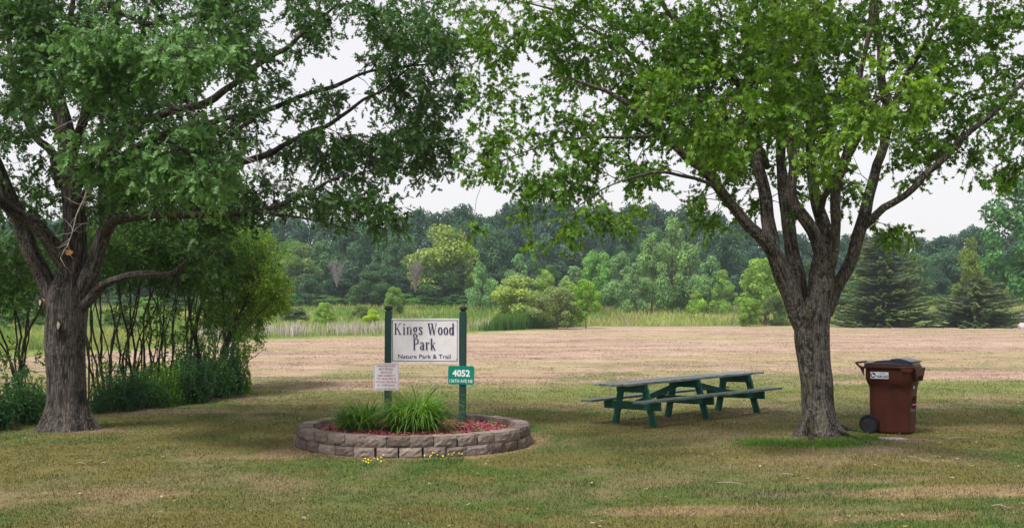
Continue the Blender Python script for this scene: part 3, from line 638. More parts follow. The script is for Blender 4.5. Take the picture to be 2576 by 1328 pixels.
maple_spec = [
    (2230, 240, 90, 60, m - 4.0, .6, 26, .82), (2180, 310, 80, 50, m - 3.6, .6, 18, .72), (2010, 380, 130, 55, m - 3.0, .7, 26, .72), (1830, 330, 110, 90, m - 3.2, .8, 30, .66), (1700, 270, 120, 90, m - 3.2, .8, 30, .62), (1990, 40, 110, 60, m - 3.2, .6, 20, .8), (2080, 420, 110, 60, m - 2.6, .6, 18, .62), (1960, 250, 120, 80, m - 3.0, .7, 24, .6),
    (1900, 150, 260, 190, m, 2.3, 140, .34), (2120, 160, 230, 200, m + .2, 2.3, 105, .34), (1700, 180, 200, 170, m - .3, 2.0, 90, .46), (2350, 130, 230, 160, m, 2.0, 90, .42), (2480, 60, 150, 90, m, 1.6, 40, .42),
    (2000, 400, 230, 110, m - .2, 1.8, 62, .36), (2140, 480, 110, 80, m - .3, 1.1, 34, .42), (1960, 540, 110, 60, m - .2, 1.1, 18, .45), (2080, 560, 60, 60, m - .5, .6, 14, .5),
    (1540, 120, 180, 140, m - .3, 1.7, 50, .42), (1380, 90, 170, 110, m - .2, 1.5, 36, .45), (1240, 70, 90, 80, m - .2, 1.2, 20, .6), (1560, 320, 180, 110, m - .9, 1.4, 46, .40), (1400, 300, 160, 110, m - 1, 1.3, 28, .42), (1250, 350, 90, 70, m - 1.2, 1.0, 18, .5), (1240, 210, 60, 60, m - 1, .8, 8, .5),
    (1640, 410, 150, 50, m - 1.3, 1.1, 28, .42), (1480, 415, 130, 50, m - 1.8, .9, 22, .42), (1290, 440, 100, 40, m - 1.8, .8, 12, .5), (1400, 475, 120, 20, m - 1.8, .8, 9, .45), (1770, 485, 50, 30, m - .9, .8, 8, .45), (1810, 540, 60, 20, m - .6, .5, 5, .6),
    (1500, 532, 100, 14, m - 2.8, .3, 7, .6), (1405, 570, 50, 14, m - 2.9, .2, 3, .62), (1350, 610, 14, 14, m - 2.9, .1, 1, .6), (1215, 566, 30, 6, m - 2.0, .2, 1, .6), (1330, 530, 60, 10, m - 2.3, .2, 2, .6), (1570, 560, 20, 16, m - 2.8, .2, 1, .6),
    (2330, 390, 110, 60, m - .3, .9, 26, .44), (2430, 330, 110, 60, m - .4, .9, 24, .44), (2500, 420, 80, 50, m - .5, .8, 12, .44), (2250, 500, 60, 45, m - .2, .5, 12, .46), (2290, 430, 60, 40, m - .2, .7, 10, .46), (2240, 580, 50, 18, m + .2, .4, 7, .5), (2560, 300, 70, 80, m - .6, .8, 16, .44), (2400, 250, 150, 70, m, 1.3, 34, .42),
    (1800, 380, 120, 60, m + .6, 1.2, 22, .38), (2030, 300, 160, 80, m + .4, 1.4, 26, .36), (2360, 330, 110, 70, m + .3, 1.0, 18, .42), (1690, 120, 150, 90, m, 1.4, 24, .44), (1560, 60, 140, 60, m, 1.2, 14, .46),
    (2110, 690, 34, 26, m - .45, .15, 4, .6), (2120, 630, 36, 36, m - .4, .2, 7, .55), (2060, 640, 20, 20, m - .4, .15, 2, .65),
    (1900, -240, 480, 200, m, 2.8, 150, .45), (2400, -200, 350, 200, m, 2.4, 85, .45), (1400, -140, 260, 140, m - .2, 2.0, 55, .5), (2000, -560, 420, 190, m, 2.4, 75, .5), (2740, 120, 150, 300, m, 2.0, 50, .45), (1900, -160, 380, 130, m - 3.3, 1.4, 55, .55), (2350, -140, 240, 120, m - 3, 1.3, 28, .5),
]
def mprune(C):
    px = CX + C[:, 0] / C[:, 1] * F; py = HY - (C[:, 2] - CAMZ) / C[:, 1] * F
    keep = np.ones(len(C), bool)
    for hx, hy, rx, ry in [(1490, 255, 40, 26), (1610, 130, 40, 30), (1290, 300, 40, 30), (1630, 375, 34, 20), (2310, 70, 28, 20), (2360, 300, 34, 22), (1700, 400, 30, 18), (1400, 400, 45, 20), (1330, 170, 40, 30), (2460, 210, 30, 20), (1545, 400, 26, 14)]:
        keep &= ~(((px - hx) / (rx + 14)) ** 2 + ((py - hy) / (ry + 12)) ** 2 < 1)
    keep &= ~((px > 1880) & (px < 2030) & (py > 590))
    keep &= clear_limbs(C, maple_limbs[:7] + [m_tr], 40, 330, .9) & clear_limbs(C, maple_limbs[:1] + maple_limbs[5:8], 30, 60, .7)
    return keep
make_tree(maple, (M['maple_bark'], M['maple_leaf']), m_tr, maple_limbs, maple_spec, 'maple', (6, .40, 8, .074, .5, .45), mflare, 51, prune=mprune, k=36)
# surface roots running out of the flare
for i, (a, b, c2, r) in enumerate([((2085, 1072), (2125, 1080), (2168, 1086), .075), ((2075, 1085), (2150, 1102), (2195, 1118), .05), ((2030, 1075), (2012, 1082), (1998, 1088), .07), ((2045, 1085), (2040, 1100), (2036, 1112), .07)]):
    pts = []
    for (x, y), rr, dz in ((a, r, .06), (b, r * .7, .0), (c2, r * .3, -.012)):
        g = gp(x, y); pts.append((g.x, g.y, g.z + dz, rr))
    l = spline(pts, .06); V, f, cp = barky(l, 10, .1, 90 + i)
    link('root', npmesh('root', V, [f, *[q[None] for q in cp]], M['maple_bark'], True, {'tint': np.zeros(len(V))}), maple)
local(maple)

# ------------------------------------------------------------------ round raised bed of split-face blocks
t = NT('block_stone'); v = t.coord(); n1 = t.noise(v, 9, 5, .7); n2 = t.noise(v, 60, 3, .6); a = t.attr('tint').outputs['Fac']
c = t.ramp(t.math('ADD', t.math('MULTIPLY', n1, .7), t.math('MULTIPLY', a, .35)), [(.25, (.075, .055, .047)), (.5, (.160, .125, .108)), (.8, (.29, .24, .215))])
c = t.mix(1.0, c, t.ramp(n2, [(.3, (.72, .72, .72)), (.7, (1.25, 1.25, 1.25))]), 'MULTIPLY')
moss = t.ramp(t.noise(v, 4.5, 4, .7), [(.61, (0, 0, 0)), (.66, (1, 1, 1))]); c = t.mix(t.math('MULTIPLY', moss, .6), c, (.14, .13, .03))
t.base(c, .95); t.bump(t.math('ADD', n1, t.math('MULTIPLY', n2, .4)), .8, .02); M['block'] = t.m
BX, BY = -1.43, 15.68; bz = float(zg(BX, BY)) - .01
bed = thing('raised_flower_bed', 'round raised bed of two courses of brown split-face stone blocks', 'flower bed', (BX, BY, bz))
def course(n, r0, r1, z0, z1, name, off, gap=.012):
    mb = MB()
    for i in range(n):
        a0 = (i + off) / n * 2 * math.pi + gap / r0 / 2 + rng.uniform(-.012, .012); a1 = (i + 1 + off) / n * 2 * math.pi - gap / r0 / 2
        na, nh = 7, 5; dr = rng.uniform(-.012, .014); dz = rng.uniform(-.005, .006)
        def rp(a_, h_, r_, out):
            if out:
                e = min(a_, 1 - a_, .5) * 2; eh = min(h_, 1 - h_) * 2
                r_ = r_ + dr + .022 * min(1, e * 2.2) * min(1, eh * 2.4 + .2) - .018 + rng.normal(0, .0045)
            return r_
        V = []; F_ = []
        grid = lambda k0, A, B: [[k0 + i_ * B + j, k0 + i_ * B + j + 1, k0 + (i_ + 1) * B + j + 1, k0 + (i_ + 1) * B + j] for i_ in range(A - 1) for j in range(B - 1)]
        ang = lambda s: a0 + (a1 - a0) * s
        for i_ in range(na):           # outer face
            for j in range(nh):
                s, h = i_ / (na - 1), j / (nh - 1); r_ = rp(s, h, r1, True); V.append((r_ * math.cos(ang(s)), r_ * math.sin(ang(s)), z0 + (z1 + dz - z0) * h))
        F_ += grid(0, na, nh)
        k0 = len(V)                    # inner face
        for i_ in range(na):
            for j in range(2): V.append((r0 * math.cos(ang(i_ / (na - 1))), r0 * math.sin(ang(i_ / (na - 1))), z0 + (z1 + dz - z0) * j))
        F_ += grid(k0, na, 2)
        for i_ in range(na - 1):       # top, bottom
            F_.append([i_ * nh + nh - 1, (i_ + 1) * nh + nh - 1, k0 + (i_ + 1) * 2 + 1, k0 + i_ * 2 + 1]); F_.append([i_ * nh, (i_ + 1) * nh, k0 + (i_ + 1) * 2, k0 + i_ * 2])
        for i_ in (0, na - 1):
            for j in range(nh - 1):
                pass
            F5 = [i_ * nh + j for j in range(nh)] + [k0 + i_ * 2 + 1, k0 + i_ * 2]
            mb_f7 = F5; 
            F_.append([F5[0], F5[1], F5[2], F5[6]]); F_.append([F5[2], F5[3], F5[4], F5[5]]); F_.append([F5[2], F5[5], F5[6], F5[6]][:3] + [F5[6]]) if False else None
            mb_t = [F5[2], F5[5], F5[6]]
            mb.add(np.zeros((0, 3)), [])
            F_.append(mb_t)
        q = np.array([f for f in F_ if f is not None and len(f) == 4]); tr = np.array([f for f in F_ if f is not None and len(f) == 3])
        mb.add(V, [q, tr], rng.uniform(0, 1))
    return mb.build(name, M['block'], bed)
course(34, 1.50, 1.725, 0.0, .142, 'lower_course', .3)
course(34, 1.475, 1.70, .146, .288, 'upper_course', .8)
# mulch
t = NT('mulch'); v = t.coord(); vo = t.n('ShaderNodeTexVoronoi', Vector=t.coord((1, .55, 1)), Scale=38); cc_ = vo.outputs['Color']; sp = t.n('ShaderNodeSeparateColor', Color=cc_).outputs[0]
t.base(t.ramp(sp, [(0, (.08, .018, .022)), (.5, (.24, .045, .055)), (.85, (.36, .11, .12)), (1, (.42, .28, .25))]), .9); t.bump(vo.outputs['Distance'], 1, .03); M['mulch'] = t.m
rr_ = np.linspace(0, 1.47, 26); ta = np.arange(64) / 64 * 2 * math.pi
X = rr_[:, None] * np.cos(ta); Y = rr_[:, None] * np.sin(ta); Z = .205 + .05 * (1 - (rr_[:, None] / 1.47) ** 2) + .03 * (fbm(X * 4, Y * 4, 8) - .5)
i = np.arange(25)[:, None] * 64; j = np.arange(64)[None]; fq = np.stack([i + j, i + 64 + j, i + 64 + (j + 1) % 64, i + (j + 1) % 64], -1).reshape(-1, 4)
nb = 5000; a = rng.uniform(0, 6.283, nb); r_ = 1.46 * np.sqrt(rng.uniform(0, 1, nb)); cx_, cy_ = r_ * np.cos(a), r_ * np.sin(a)
cz_ = .212 + .05 * (1 - (r_ / 1.47) ** 2) + .03 * (fbm(cx_ * 4, cy_ * 4, 8) - .5) + rng.uniform(0, .012, nb)
d = nrm(rng.normal(size=(nb, 3)) * [1, 1, .3]); e = nrm(np.cross(d, rdir(nb))); L = rng.uniform(.012, .034, (nb, 1)); W = rng.uniform(.004, .010, (nb, 1)); c0 = np.stack([cx_, cy_, cz_], 1)
CH = np.stack([c0 - d * L - e * W, c0 + d * L - e * W * .6, c0 + d * L * .9 + e * W, c0 - d * L + e * W * .7], 1)
mt = NT('mulch_chip'); mt.base(mt.ramp(mt.attr('tint').outputs['Fac'], [(0, (.11, .022, .027)), (.6, (.32, .06, .075)), (.88, (.44, .17, .17)), (1, (.5, .36, .33))]), .85)
mo = link('mulch', npmesh('mulch', np.stack([X, Y, Z], -1).reshape(-1, 3), [fq], M['mulch'], True)); mo.location = (BX, BY, bz)
tag(mo, 'red wood mulch filling the round raised bed', kind='stuff')
mc = link('mulch_chips', npmesh('mulch_chips', CH.reshape(-1, 3), [np.arange(nb * 4).reshape(nb, 4)], mt.m, False, {'tint': np.repeat(rng.uniform(0, 1, nb), 4)}), mo)
mc['kind'] = 'stuff'
# daylilies
def arch(base, n, L, w, name, root, mat, spread=.1, up=.55, seg=7, tint=.5):
    th = rng.uniform(0, 2 * math.pi, n); out = np.stack([np.cos(th), np.sin(th), np.zeros(n)], 1)
    ln = L * rng.uniform(.6, 1.1, n); el = np.clip(rng.normal(1.12, .22, n), up, 1.5); p = base + out * (rng.uniform(0, 1, n) ** .5 * spread)[:, None]
    V = np.zeros((n, seg, 2, 3)); side = np.stack([-np.sin(th + rng.normal(0, .5, n)), np.cos(th), np.zeros(n)], 1); side = nrm(side)
    cur = p.copy(); cv = rng.uniform(.24, .46, n)
    for k_ in range(seg):
        tt = k_ / (seg - 1); ww = w * (1 - tt ** 1.6) * (.6 + 1.2 * tt * (1 - tt)) + .0008
        V[:, k_, 0] = cur - side * ww / 2; V[:, k_, 1] = cur + side * ww / 2
        d_ = out * np.cos(el)[:, None] + np.array([0, 0, 1.]) * np.sin(el)[:, None]
        cur = cur + d_ * (ln / (seg - 1))[:, None]; el = el - cv * (.5 + 1.2 * tt)
    i_ = np.arange(n)[:, None, None] * seg * 2; k_ = np.arange(seg - 1)[None, :, None] * 2
    f = (i_ + k_ + np.array([0, 1, 3, 2])[None, None]).reshape(-1, 4)
    tn = np.clip(np.repeat(rng.normal(tint, .2, n), seg * 2) + np.tile(np.repeat(np.linspace(-.15, .25, seg), 2), n), 0, 1)
    return link(name, npmesh(name, V, [f], mat, True, {'tint': tn}), root)
def lily(px, py, Y, n, L, label, sub):
    p = at(px, py, Y); root = thing('daylily', label, 'plant', (p.x, p.y, bz + .22), group='daylilies in the raised bed')
    for k_, (dx, dy, nn, ll) in enumerate(sub):
        arch(np.array([dx, dy, 0.]), nn, ll, .027, 'foliage', root, M['lily_leaf'], .10)
    return root
lily(918, 1075, 15.35, 0, 0, 'smaller clump of arching green daylily leaves at left in the bed', [(-.22, 0, 130, .56), (-.10, .05, 150, .64), (.0, .08, 130, .76), (-.15, -.08, 130, .56), (.04, -.08, 110, .56)])
lily(1040, 1078, 15.2, 0, 0, 'larger clump of arching daylily leaves between the sign posts', [(-.14, .0, 160, .78), (.04, .05, 200, .98), (.18, .02, 150, .82), (0, -.10, 170, .74), (.20, -.10, 120, .66), (-.2, -.10, 120, .62), (.06, .12, 120, 1.02)])
for (px, py, s) in [(1186, 1061, .10), (1205, 1088, .13), (1148, 1090, .07), (1262, 1070, .06), (1238, 1064, .09), (866, 1070, .10)]:
    Yw = (CAMZ - .24) * F / (py - HY); p = at(px, py, Yw)
    w_ = thing('weed', 'small green weed in the mulch, %s' % ({1186: 'closest to the right sign post', 1205: 'widest one, near the front of the bed', 1148: 'beside the right daylily', 1262: 'nearest the right rim', 1238: 'behind the widest weed', 866: 'left of the daylilies'}[px]), 'weed', (p.x, p.y, bz + .23), group='weeds in the mulch')
    arch(np.zeros(3), 14, s, .016, 'leaf_rosette', w_, M['lily_leaf'], .02, .1, 4, .6)
# yellow wildflowers in the grass in front
M['petal'] = plain('petal', (.85, .68, .02), .6, .05); M['petal'].node_tree.nodes['Principled BSDF'].inputs['Specular IOR Level'].default_value = .2
def wild(spots, label, cx):
    g0 = gp(*cx); r_ = thing('wildflower_clump', label, 'wildflower', g0, group='yellow wildflowers in the lawn')
    P = [gp(*s) for s in spots]
    n = 260; q = np.array([P[rng.integers(len(P))] for _ in range(n)]) + rng.normal(0, .05, (n, 3)) * [1, 1, 0]
    q[:, 2] = zg(q[:, 0], q[:, 1]) + rng.uniform(.005, .05, n)
    lv = place_leaves('plain', q, rdir(n) * [1, 1, .3], np.array([0, 0, 1.]) + rdir(n) * .5, rng.uniform(.015, .035, n), rng.uniform(.2, .8, n))
    link('foliage', npmesh('foliage', lv[0], [lv[1]], M['low_leaf'], False, {'tint': lv[2]}), r_)
    for p in P:
        mb = MB(); s = rng.uniform(.009, .014); z = rng.uniform(.045, .075); th = np.arange(10) / 10 * 2 * math.pi; q = np.where(np.arange(10) % 2, 1, .62) * s
        V = np.vstack([np.stack([q * np.cos(th), q * np.sin(th), .006 * np.ones(10)], 1), [[0, 0, .0]]]); V = V @ np.array(Euler((R(rng.uniform(20, 60)), 0, rng.uniform(-.5, .5))).to_matrix()).T
        mb.add(V + [p.x, p.y, p.z + z], [np.array([[i_, (i_ + 1) % 10, 10] for i_ in range(10)])]); mb.build('flower', M['petal'], r_)
    local(r_)
def zf(z): return ((1150 + z[0] / 1.844) / 1.59, (1180 + z[1] / 1.844) / 1.59)
wild([zf(z) for z in [(560, 1258), (572, 1245), (595, 1248), (598, 1278), (640, 1240), (665, 1243), (690, 1222), (708, 1215), (712, 1256), (690, 1268), (612, 1262), (580, 1262)]], 'yellow wildflowers in the lawn in front of the daylilies', (942, 1175))
wild([zf(z) for z in [(1012, 1226), (1050, 1222), (1058, 1212), (1072, 1202), (1092, 1198), (1112, 1193), (1105, 1212), (1145, 1218), (1190, 1200), (1215, 1204), (1228, 1200), (1265, 1192), (1285, 1197), (1252, 1190)]], 'row of yellow wildflowers hugging the bed below the right sign post', (1110, 1160))

# ------------------------------------------------------------------ park sign
t = NT('post_paint'); n1 = t.noise(t.coord((1, 1, .2)), 30, 5, .7); t.base(t.mix(t.ramp(n1, [(.62, (0, 0, 0)), (.68, (1, 1, 1))]), (.018, .058, .050), (.05, .10, .09)), .6); t.bump(n1, .4, .005); M['post'] = t.m
t = NT('sign_white'); v = t.coord(); n1 = t.noise(v, 3, 4); n2 = t.noise(t.coord((.6, 1, 1.4)), 34, 3, .8); sp = t.ramp(n2, [(.67, (0, 0, 0)), (.70, (1, 1, 1))])
t.base(t.mix(t.math('MULTIPLY', sp, .75), t.ramp(n1, [(.3, (.74, .70, .74)), (.7, (.88, .86, .89))]), (.22, .19, .19)), .55); M['sign_white'] = t.m
M['navy'] = plain('navy_paint', (.045, .035, .12), .6, .1); M['plate_white'] = plain('plate_white', (.88, .87, .90), .4, .03); M['plate_red'] = plain('plate_red', (.40, .02, .07), .5, .1)
M['plate_green'] = plain('plate_green', (.0, .235, .17), .35, .05); M['white'] = plain('white_paint', (.85, .88, .88), .5, .03); M['bolt'] = plain('bolt', (.03, .05, .08), .4, .1)
M['cap'] = plain('cap_wood', (.045, .042, .035), .9, .4, 20, .4)
lp = at(976, 1050, 16.55); rp = at(1163.5, 1060, 16.42); pzb = bz + .15
sign = thing('park_sign', 'white Kings Wood Park sign board between two dark green posts, with two small plates', 'park sign', ((lp.x + rp.x) / 2, 16.48, bz + .2))
sign.rotation_euler = (0, 0, math.atan2(rp.y - lp.y, rp.x - lp.x)); SW = (rp - lp).xy.length
zt = 1.9 + (HY - 783) / F * 16.45
for sx in (-1, 1):
    mb = MB(); mb.box((sx * SW / 2, 0, (zt - (bz + .2)) / 2 - .05), (.100, .10, zt - (bz + .2) + .10), bev=.006); p = mb.build('post', M['post'], sign)
    tl = R(.35); p.rotation_euler = (0, tl, 0)
    mb = MB(); th = np.arange(20) / 20 * 2 * math.pi; prof = [(.036, 0), (.036, .018), (.052, .026), (.058, .045), (.055, .068), (.035, .082), (.001, .085)]
    sq = lambda a_: 1 / max(abs(math.cos(a_)), abs(math.sin(a_))) ** .7
    V = [(r_ * math.cos(a_) * sq(a_), r_ * math.sin(a_) * sq(a_), z_) for r_, z_ in prof for a_ in th]; i_ = np.arange(6)[:, None] * 20; j_ = np.arange(20)[None]
    mb.add(np.array(V) + [sx * SW / 2, 0, zt - (bz + .2)], [np.stack([i_ + j_, i_ + (j_ + 1) % 20, i_ + 20 + (j_ + 1) % 20, i_ + 20 + j_], -1).reshape(-1, 4)])
    mb.build('post_cap', M['cap'], p, True)
SB = bz + .2
def rrect(w, h, r, n=5):
    pts = []
    for cx_, cz_, a0 in ((w / 2 - r, h / 2 - r, 0), (-w / 2 + r, h / 2 - r, 90), (-w / 2 + r, -h / 2 + r, 180), (w / 2 - r, -h / 2 + r, 270)):
        for k_ in range(n + 1): a_ = R(a0 + 90 * k_ / n); pts.append((cx_ + r * math.cos(a_), cz_ + r * math.sin(a_)))
    return pts
def ringmesh(w, h, r, t_, y, mat, name, parent, loc):
    o_ = np.array(rrect(w, h, r)); i_ = np.array(rrect(w - 2 * t_, h - 2 * t_, max(r - t_, .001))); n = len(o_)
    V = np.zeros((2 * n, 3)); V[:n, [0, 2]] = o_; V[n:, [0, 2]] = i_; V[:, 1] = y
    ob_ = link(name, npmesh(name, V, [np.array([[k_, (k_ + 1) % n, n + (k_ + 1) % n, n + k_] for k_ in range(n)])], mat), parent); ob_.location = loc; return ob_
def text_obj(lines, name, mat, parent, y, font_off=.0):
    """lines: (string, x centre, z baseline, cap height, width or None, weight); flat letters facing -y"""
    Vs = []; Fs = {}; n = 0
    for s, x, z, hgt, wid, off in lines:
        cu = bpy.data.curves.new('t', 'FONT'); cu.body = s; cu.size = 1; cu.offset = off; cu.resolution_u = 3
        ob_ = bpy.data.objects.new('t', cu); COL.objects.link(ob_); dg = bpy.context.evaluated_depsgraph_get(); me = bpy.data.meshes.new_from_object(ob_.evaluated_get(dg))
        co = np.zeros(len(me.vertices) * 3); me.vertices.foreach_get('co', co); co = co.reshape(-1, 3)
        ch = .7; sx_ = hgt / ch; w0 = co[:, 0].max() - co[:, 0].min(); fx = (wid / w0) if wid else sx_
        V = np.zeros_like(co); V[:, 0] = x + (co[:, 0] - (co[:, 0].max() + co[:, 0].min()) / 2) * fx; V[:, 2] = z + co[:, 1] * sx_; V[:, 1] = y
        for p in me.polygons: Fs.setdefault(len(p.vertices), []).append([q + n for q in p.vertices])
        Vs.append(V); n += len(V); bpy.data.objects.remove(ob_); bpy.data.meshes.remove(me); bpy.data.curves.remove(cu)
    return link(name, npmesh(name, np.concatenate(Vs), [np.array(f) for f in Fs.values()], mat), parent)
# main board
ph = .685; pw = SW - .102; pz = 1.9 - (857 - HY) / F * 16.4 - SB
mb = MB(); mb.prism(rrect(pw, ph, .012), -.02, .02); panel = mb.build('sign_board', M['sign_white'], sign); panel.location = (.0, -.005, pz)
ringmesh(pw - .045, ph - .05, .004, .008, -.0235, M['navy'], 'border', panel, (0, 0, 0))
# hand-cut serif letters: strokes with thick uprights and thin slants
def glyph(ch):
    ST, TH = .125, .04
    ell = lambda cx_, cz_, rx, rz, a0=0, a1=360, n=18: [(cx_ + rx * math.cos(R(a0 + (a1 - a0) * k_ / n)), cz_ + rz * math.sin(R(a0 + (a1 - a0) * k_ / n))) for k_ in range(n + 1)]
    G = {
     'K': ([((.12, 0), (.12, 1))], [((.14, .40), (.52, .98)), ((.0, .02), (.25, .02)), ((0, .98), (.25, .98)), ((.40, .98), (.62, .98)), ((.40, .02), (.68, .02))], [((.26, .56), (.55, .0))], .72),
     'i': ([((.12, 0), (.12, .66)), ((.12, .82), (.12, .93))], [((0, .02), (.24, .02)), ((.02, .64), (.12, .66))], [], .29),
     'n': ([((.12, 0), (.12, .66)), ((.40, 0), (.40, .5))], [((0, .02), (.23, .02)), ((.30, .02), (.51, .02)), ((.02, .64), (.12, .66)), [(.14, .52), (.24, .65), (.33, .66), (.40, .58), (.41, .48)]], [], .55),
     'g': ([], [((.30, .60), (.42, .66)), [(.12, .27), (.07, .18), (.12, .10), (.30, .05)]], [], .46, [ell(.20, .45, .12, .20), ell(.21, -.10, .15, .14)]),
     's': ([], [], [((.10, .48), (.28, .22))], .38, [[(.31, .50), (.29, .62), (.20, .67), (.11, .63), (.07, .53), (.10, .43), (.19, .36), (.28, .28), (.32, .17), (.28, .05), (.19, .0), (.09, .04), (.06, .17)]]),
     'W': ([], [((.24, .03), (.40, .92)), ((.56, .03), (.74, .97)), ((-.04, .98), (.20, .98)), ((.24, .98), (.46, .98)), ((.62, .98), (.82, .98))], [((.06, 1), (.24, .0)), ((.36, 1), (.56, .0))], .86),
     'o': ([], [], [], .46, [ell(.21, .33, .15, .31)]),
     'd': ([((.36, 0), (.36, 1))], [((.26, .98), (.36, .98)), ((.36, .02), (.47, .02))], [], .52, [ell(.20, .32, .135, .31)]),
     'P': ([((.12, 0), (.12, 1))], [((0, .02), (.26, .02)), ((0, .98), (.12, .98))], [], .58, [[(.12, .97), (.30, .97), (.42, .92), (.475, .76), (.42, .58), (.30, .51), (.12, .51)]]),
     'a': ([((.32, .02), (.32, .5))], [((.32, .02), (.42, .02))], [], .46, [[(.08, .50), (.12, .63), (.21, .66), (.30, .60), (.32, .5)], [(.31, .38), (.17, .33), (.08, .24), (.07, .11), (.13, .01), (.23, .04), (.31, .14)]]),
     'r': ([((.12, 0), (.12, .66))], [((0, .02), (.24, .02)), ((.02, .64), (.12, .66)), [(.13, .48), (.22, .63), (.33, .64)]], [((.30, .66), (.335, .56))], .40),
     'k': ([((.12, 0), (.12, 1))], [((.14, .24), (.40, .64)), ((0, .02), (.23, .02)), ((.02, .98), (.12, .98)), ((.31, .64), (.48, .64)), ((.30, .02), (.52, .02))], [((.23, .38), (.42, .0))], .53),
    }[ch]
    Q = []
    def seg(p, q, w, horiz):   # w measured across x for uprights
        dx, dz = q[0] - p[0], q[1] - p[1]; L = math.hypot(dx, dz) or 1
        if horiz: nx_, nz_ = -dz / L * w / 2, dx / L * w / 2
        else: nx_, nz_ = w / 2, 0
        Q.append([(p[0] - nx_, p[1] - nz_), (p[0] + nx_, p[1] + nz_), (q[0] + nx_, q[1] + nz_), (q[0] - nx_, q[1] - nz_)])
    def poly(s, w):
        for k_ in range(len(s) - 1): seg(s[k_], s[k_ + 1], w, True)
    for s in G[0]: seg(s[0], s[1], ST, False)
    for s in G[1]: poly(s, TH)
    for s in G[2]: seg(s[0], s[1], ST, False)
    if len(G) > 4:
        for s in G[4]:
            n = len(s); W = []; s = np.array(s); d_ = np.gradient(s, axis=0); L = np.hypot(d_[:, 0], d_[:, 1]); ud = np.abs(d_[:, 1]) / np.maximum(L, 1e-6); w = TH + (ST * .95 - TH) * ud ** 1.3
            if np.hypot(*(s[0] - s[-1])) < 1e-3: w[0] = w[-1] = w[1]; d_[0] = d_[-1] = d_[0] + d_[-1]; L = np.hypot(d_[:, 0], d_[:, 1])
            nn = np.stack([-d_[:, 1], d_[:, 0]], 1) / L[:, None] * w[:, None] / 2
            for k_ in range(n - 1): Q.append([tuple(s[k_] - nn[k_]), tuple(s[k_] + nn[k_]), tuple(s[k_ + 1] + nn[k_ + 1]), tuple(s[k_ + 1] - nn[k_ + 1])])
    return Q, G[3]
def serif(words, name, parent, y):
    V = []; k_ = 0
    for s, xc, zb, H_, W_ in words:
        x = 0; qs = []
        for ch in s:
            if ch == ' ': x += .42; continue
            Q, adv = glyph(ch); qs += [[(p[0] + x, p[1]) for p in q] for q in Q]; x += adv + .04
        for q in qs:
            k_ += 1
            for p in q: V.append((xc + (p[0] / x - .5) * W_, y - .00004 * k_, zb + p[1] * H_))
    n = len(V) // 4
    return link(name, npmesh(name, V, [np.arange(4 * n).reshape(n, 4)], M['navy']), parent)
pc = (1070, 857); sc_ = 16.45 / F
def bx(px): return (px - pc[0]) * sc_
def bzz(py): return (pc[1] - py) * sc_
serif([('Kings Wood', bx(1070), bzz(842), 29 * sc_ * 1.0, 156 * sc_), ('Park', bx(1070), bzz(880), 29 * sc_, 60 * sc_)], 'lettering', panel, -.0235)
text_obj([('Nature Park & Trail', bx(1069), bzz(902), 11 * sc_, 134 * sc_, .006)], 'lettering', M['navy'], panel, -.0235)
# notice plate
npl = MB(); npl.prism(rrect(.405, .425, .035), -.004, .004); notice = npl.build('notice_plate', M['plate_white'], sign); notice.location = (-SW / 2 - .012, -.062, 1.9 - (947.5 - HY) * sc_ - SB); tag(notice, 'white plate with dark red lettering')
ringmesh(.385, .405, .03, .005, -.0065, M['plate_red'], 'border', notice, (0, 0, 0))
rows = ['UNAUTHORIZED', 'MOTORIZED', 'VEHICLES', 'ARE SUBJECT', 'TO SEIZURE IF', 'FOUND DRIVING', 'IN THE PARK']; wd = [.300, .225, .190, .285, .310, .325, .280]
text_obj([(s, 0, .152 - i_ * .0497, .030, w, .004) for i_, (s, w) in enumerate(zip(rows, wd))] + [('Article 6-500 City Code', 0, -.188, .013, .30, .01)], 'lettering', M['plate_red'], notice, -.0065)
# address plate
apl = MB(); apl.prism(rrect(.405, .285, .03), -.004, .004); ad_ = apl.build('address_plate', M['plate_green'], sign); ad_.location = (SW / 2 - .01, -.062, 1.9 - (942.5 - HY) * sc_ - SB); tag(ad_, 'green plate with white numbers'); ad_.rotation_euler = (0, R(.8), 0)
text_obj([('4052', 0, -.015, .095, .275, .035)], 'lettering', M['white'], ad_, -.0065); text_obj([('136TH AVE NE', 0, -.112, .050, .355, .008)], 'lettering', M['white'], ad_, -.0065)
def bolts(parent, pts, y=-.008, r_=.006, mat=None):
    for x, z in pts:
        mb = MB(); th = np.arange(8) / 8 * 2 * math.pi; mb.prism([(x + r_ * math.cos(a_), z + r_ * math.sin(a_)) for a_ in th], y - .004, y + .006); mb.build('bolt', mat or M['bolt'], parent)
bolts(ad_, [(0, .12), (0, -.128)]); bolts(notice, [(.0, .143), (.0, -.125)]); bolts(panel, [(-pw / 2 + .02, .3), (pw / 2 - .02, .3), (-pw / 2 + .02, -.3), (pw / 2 - .035, -.285)], -.022)

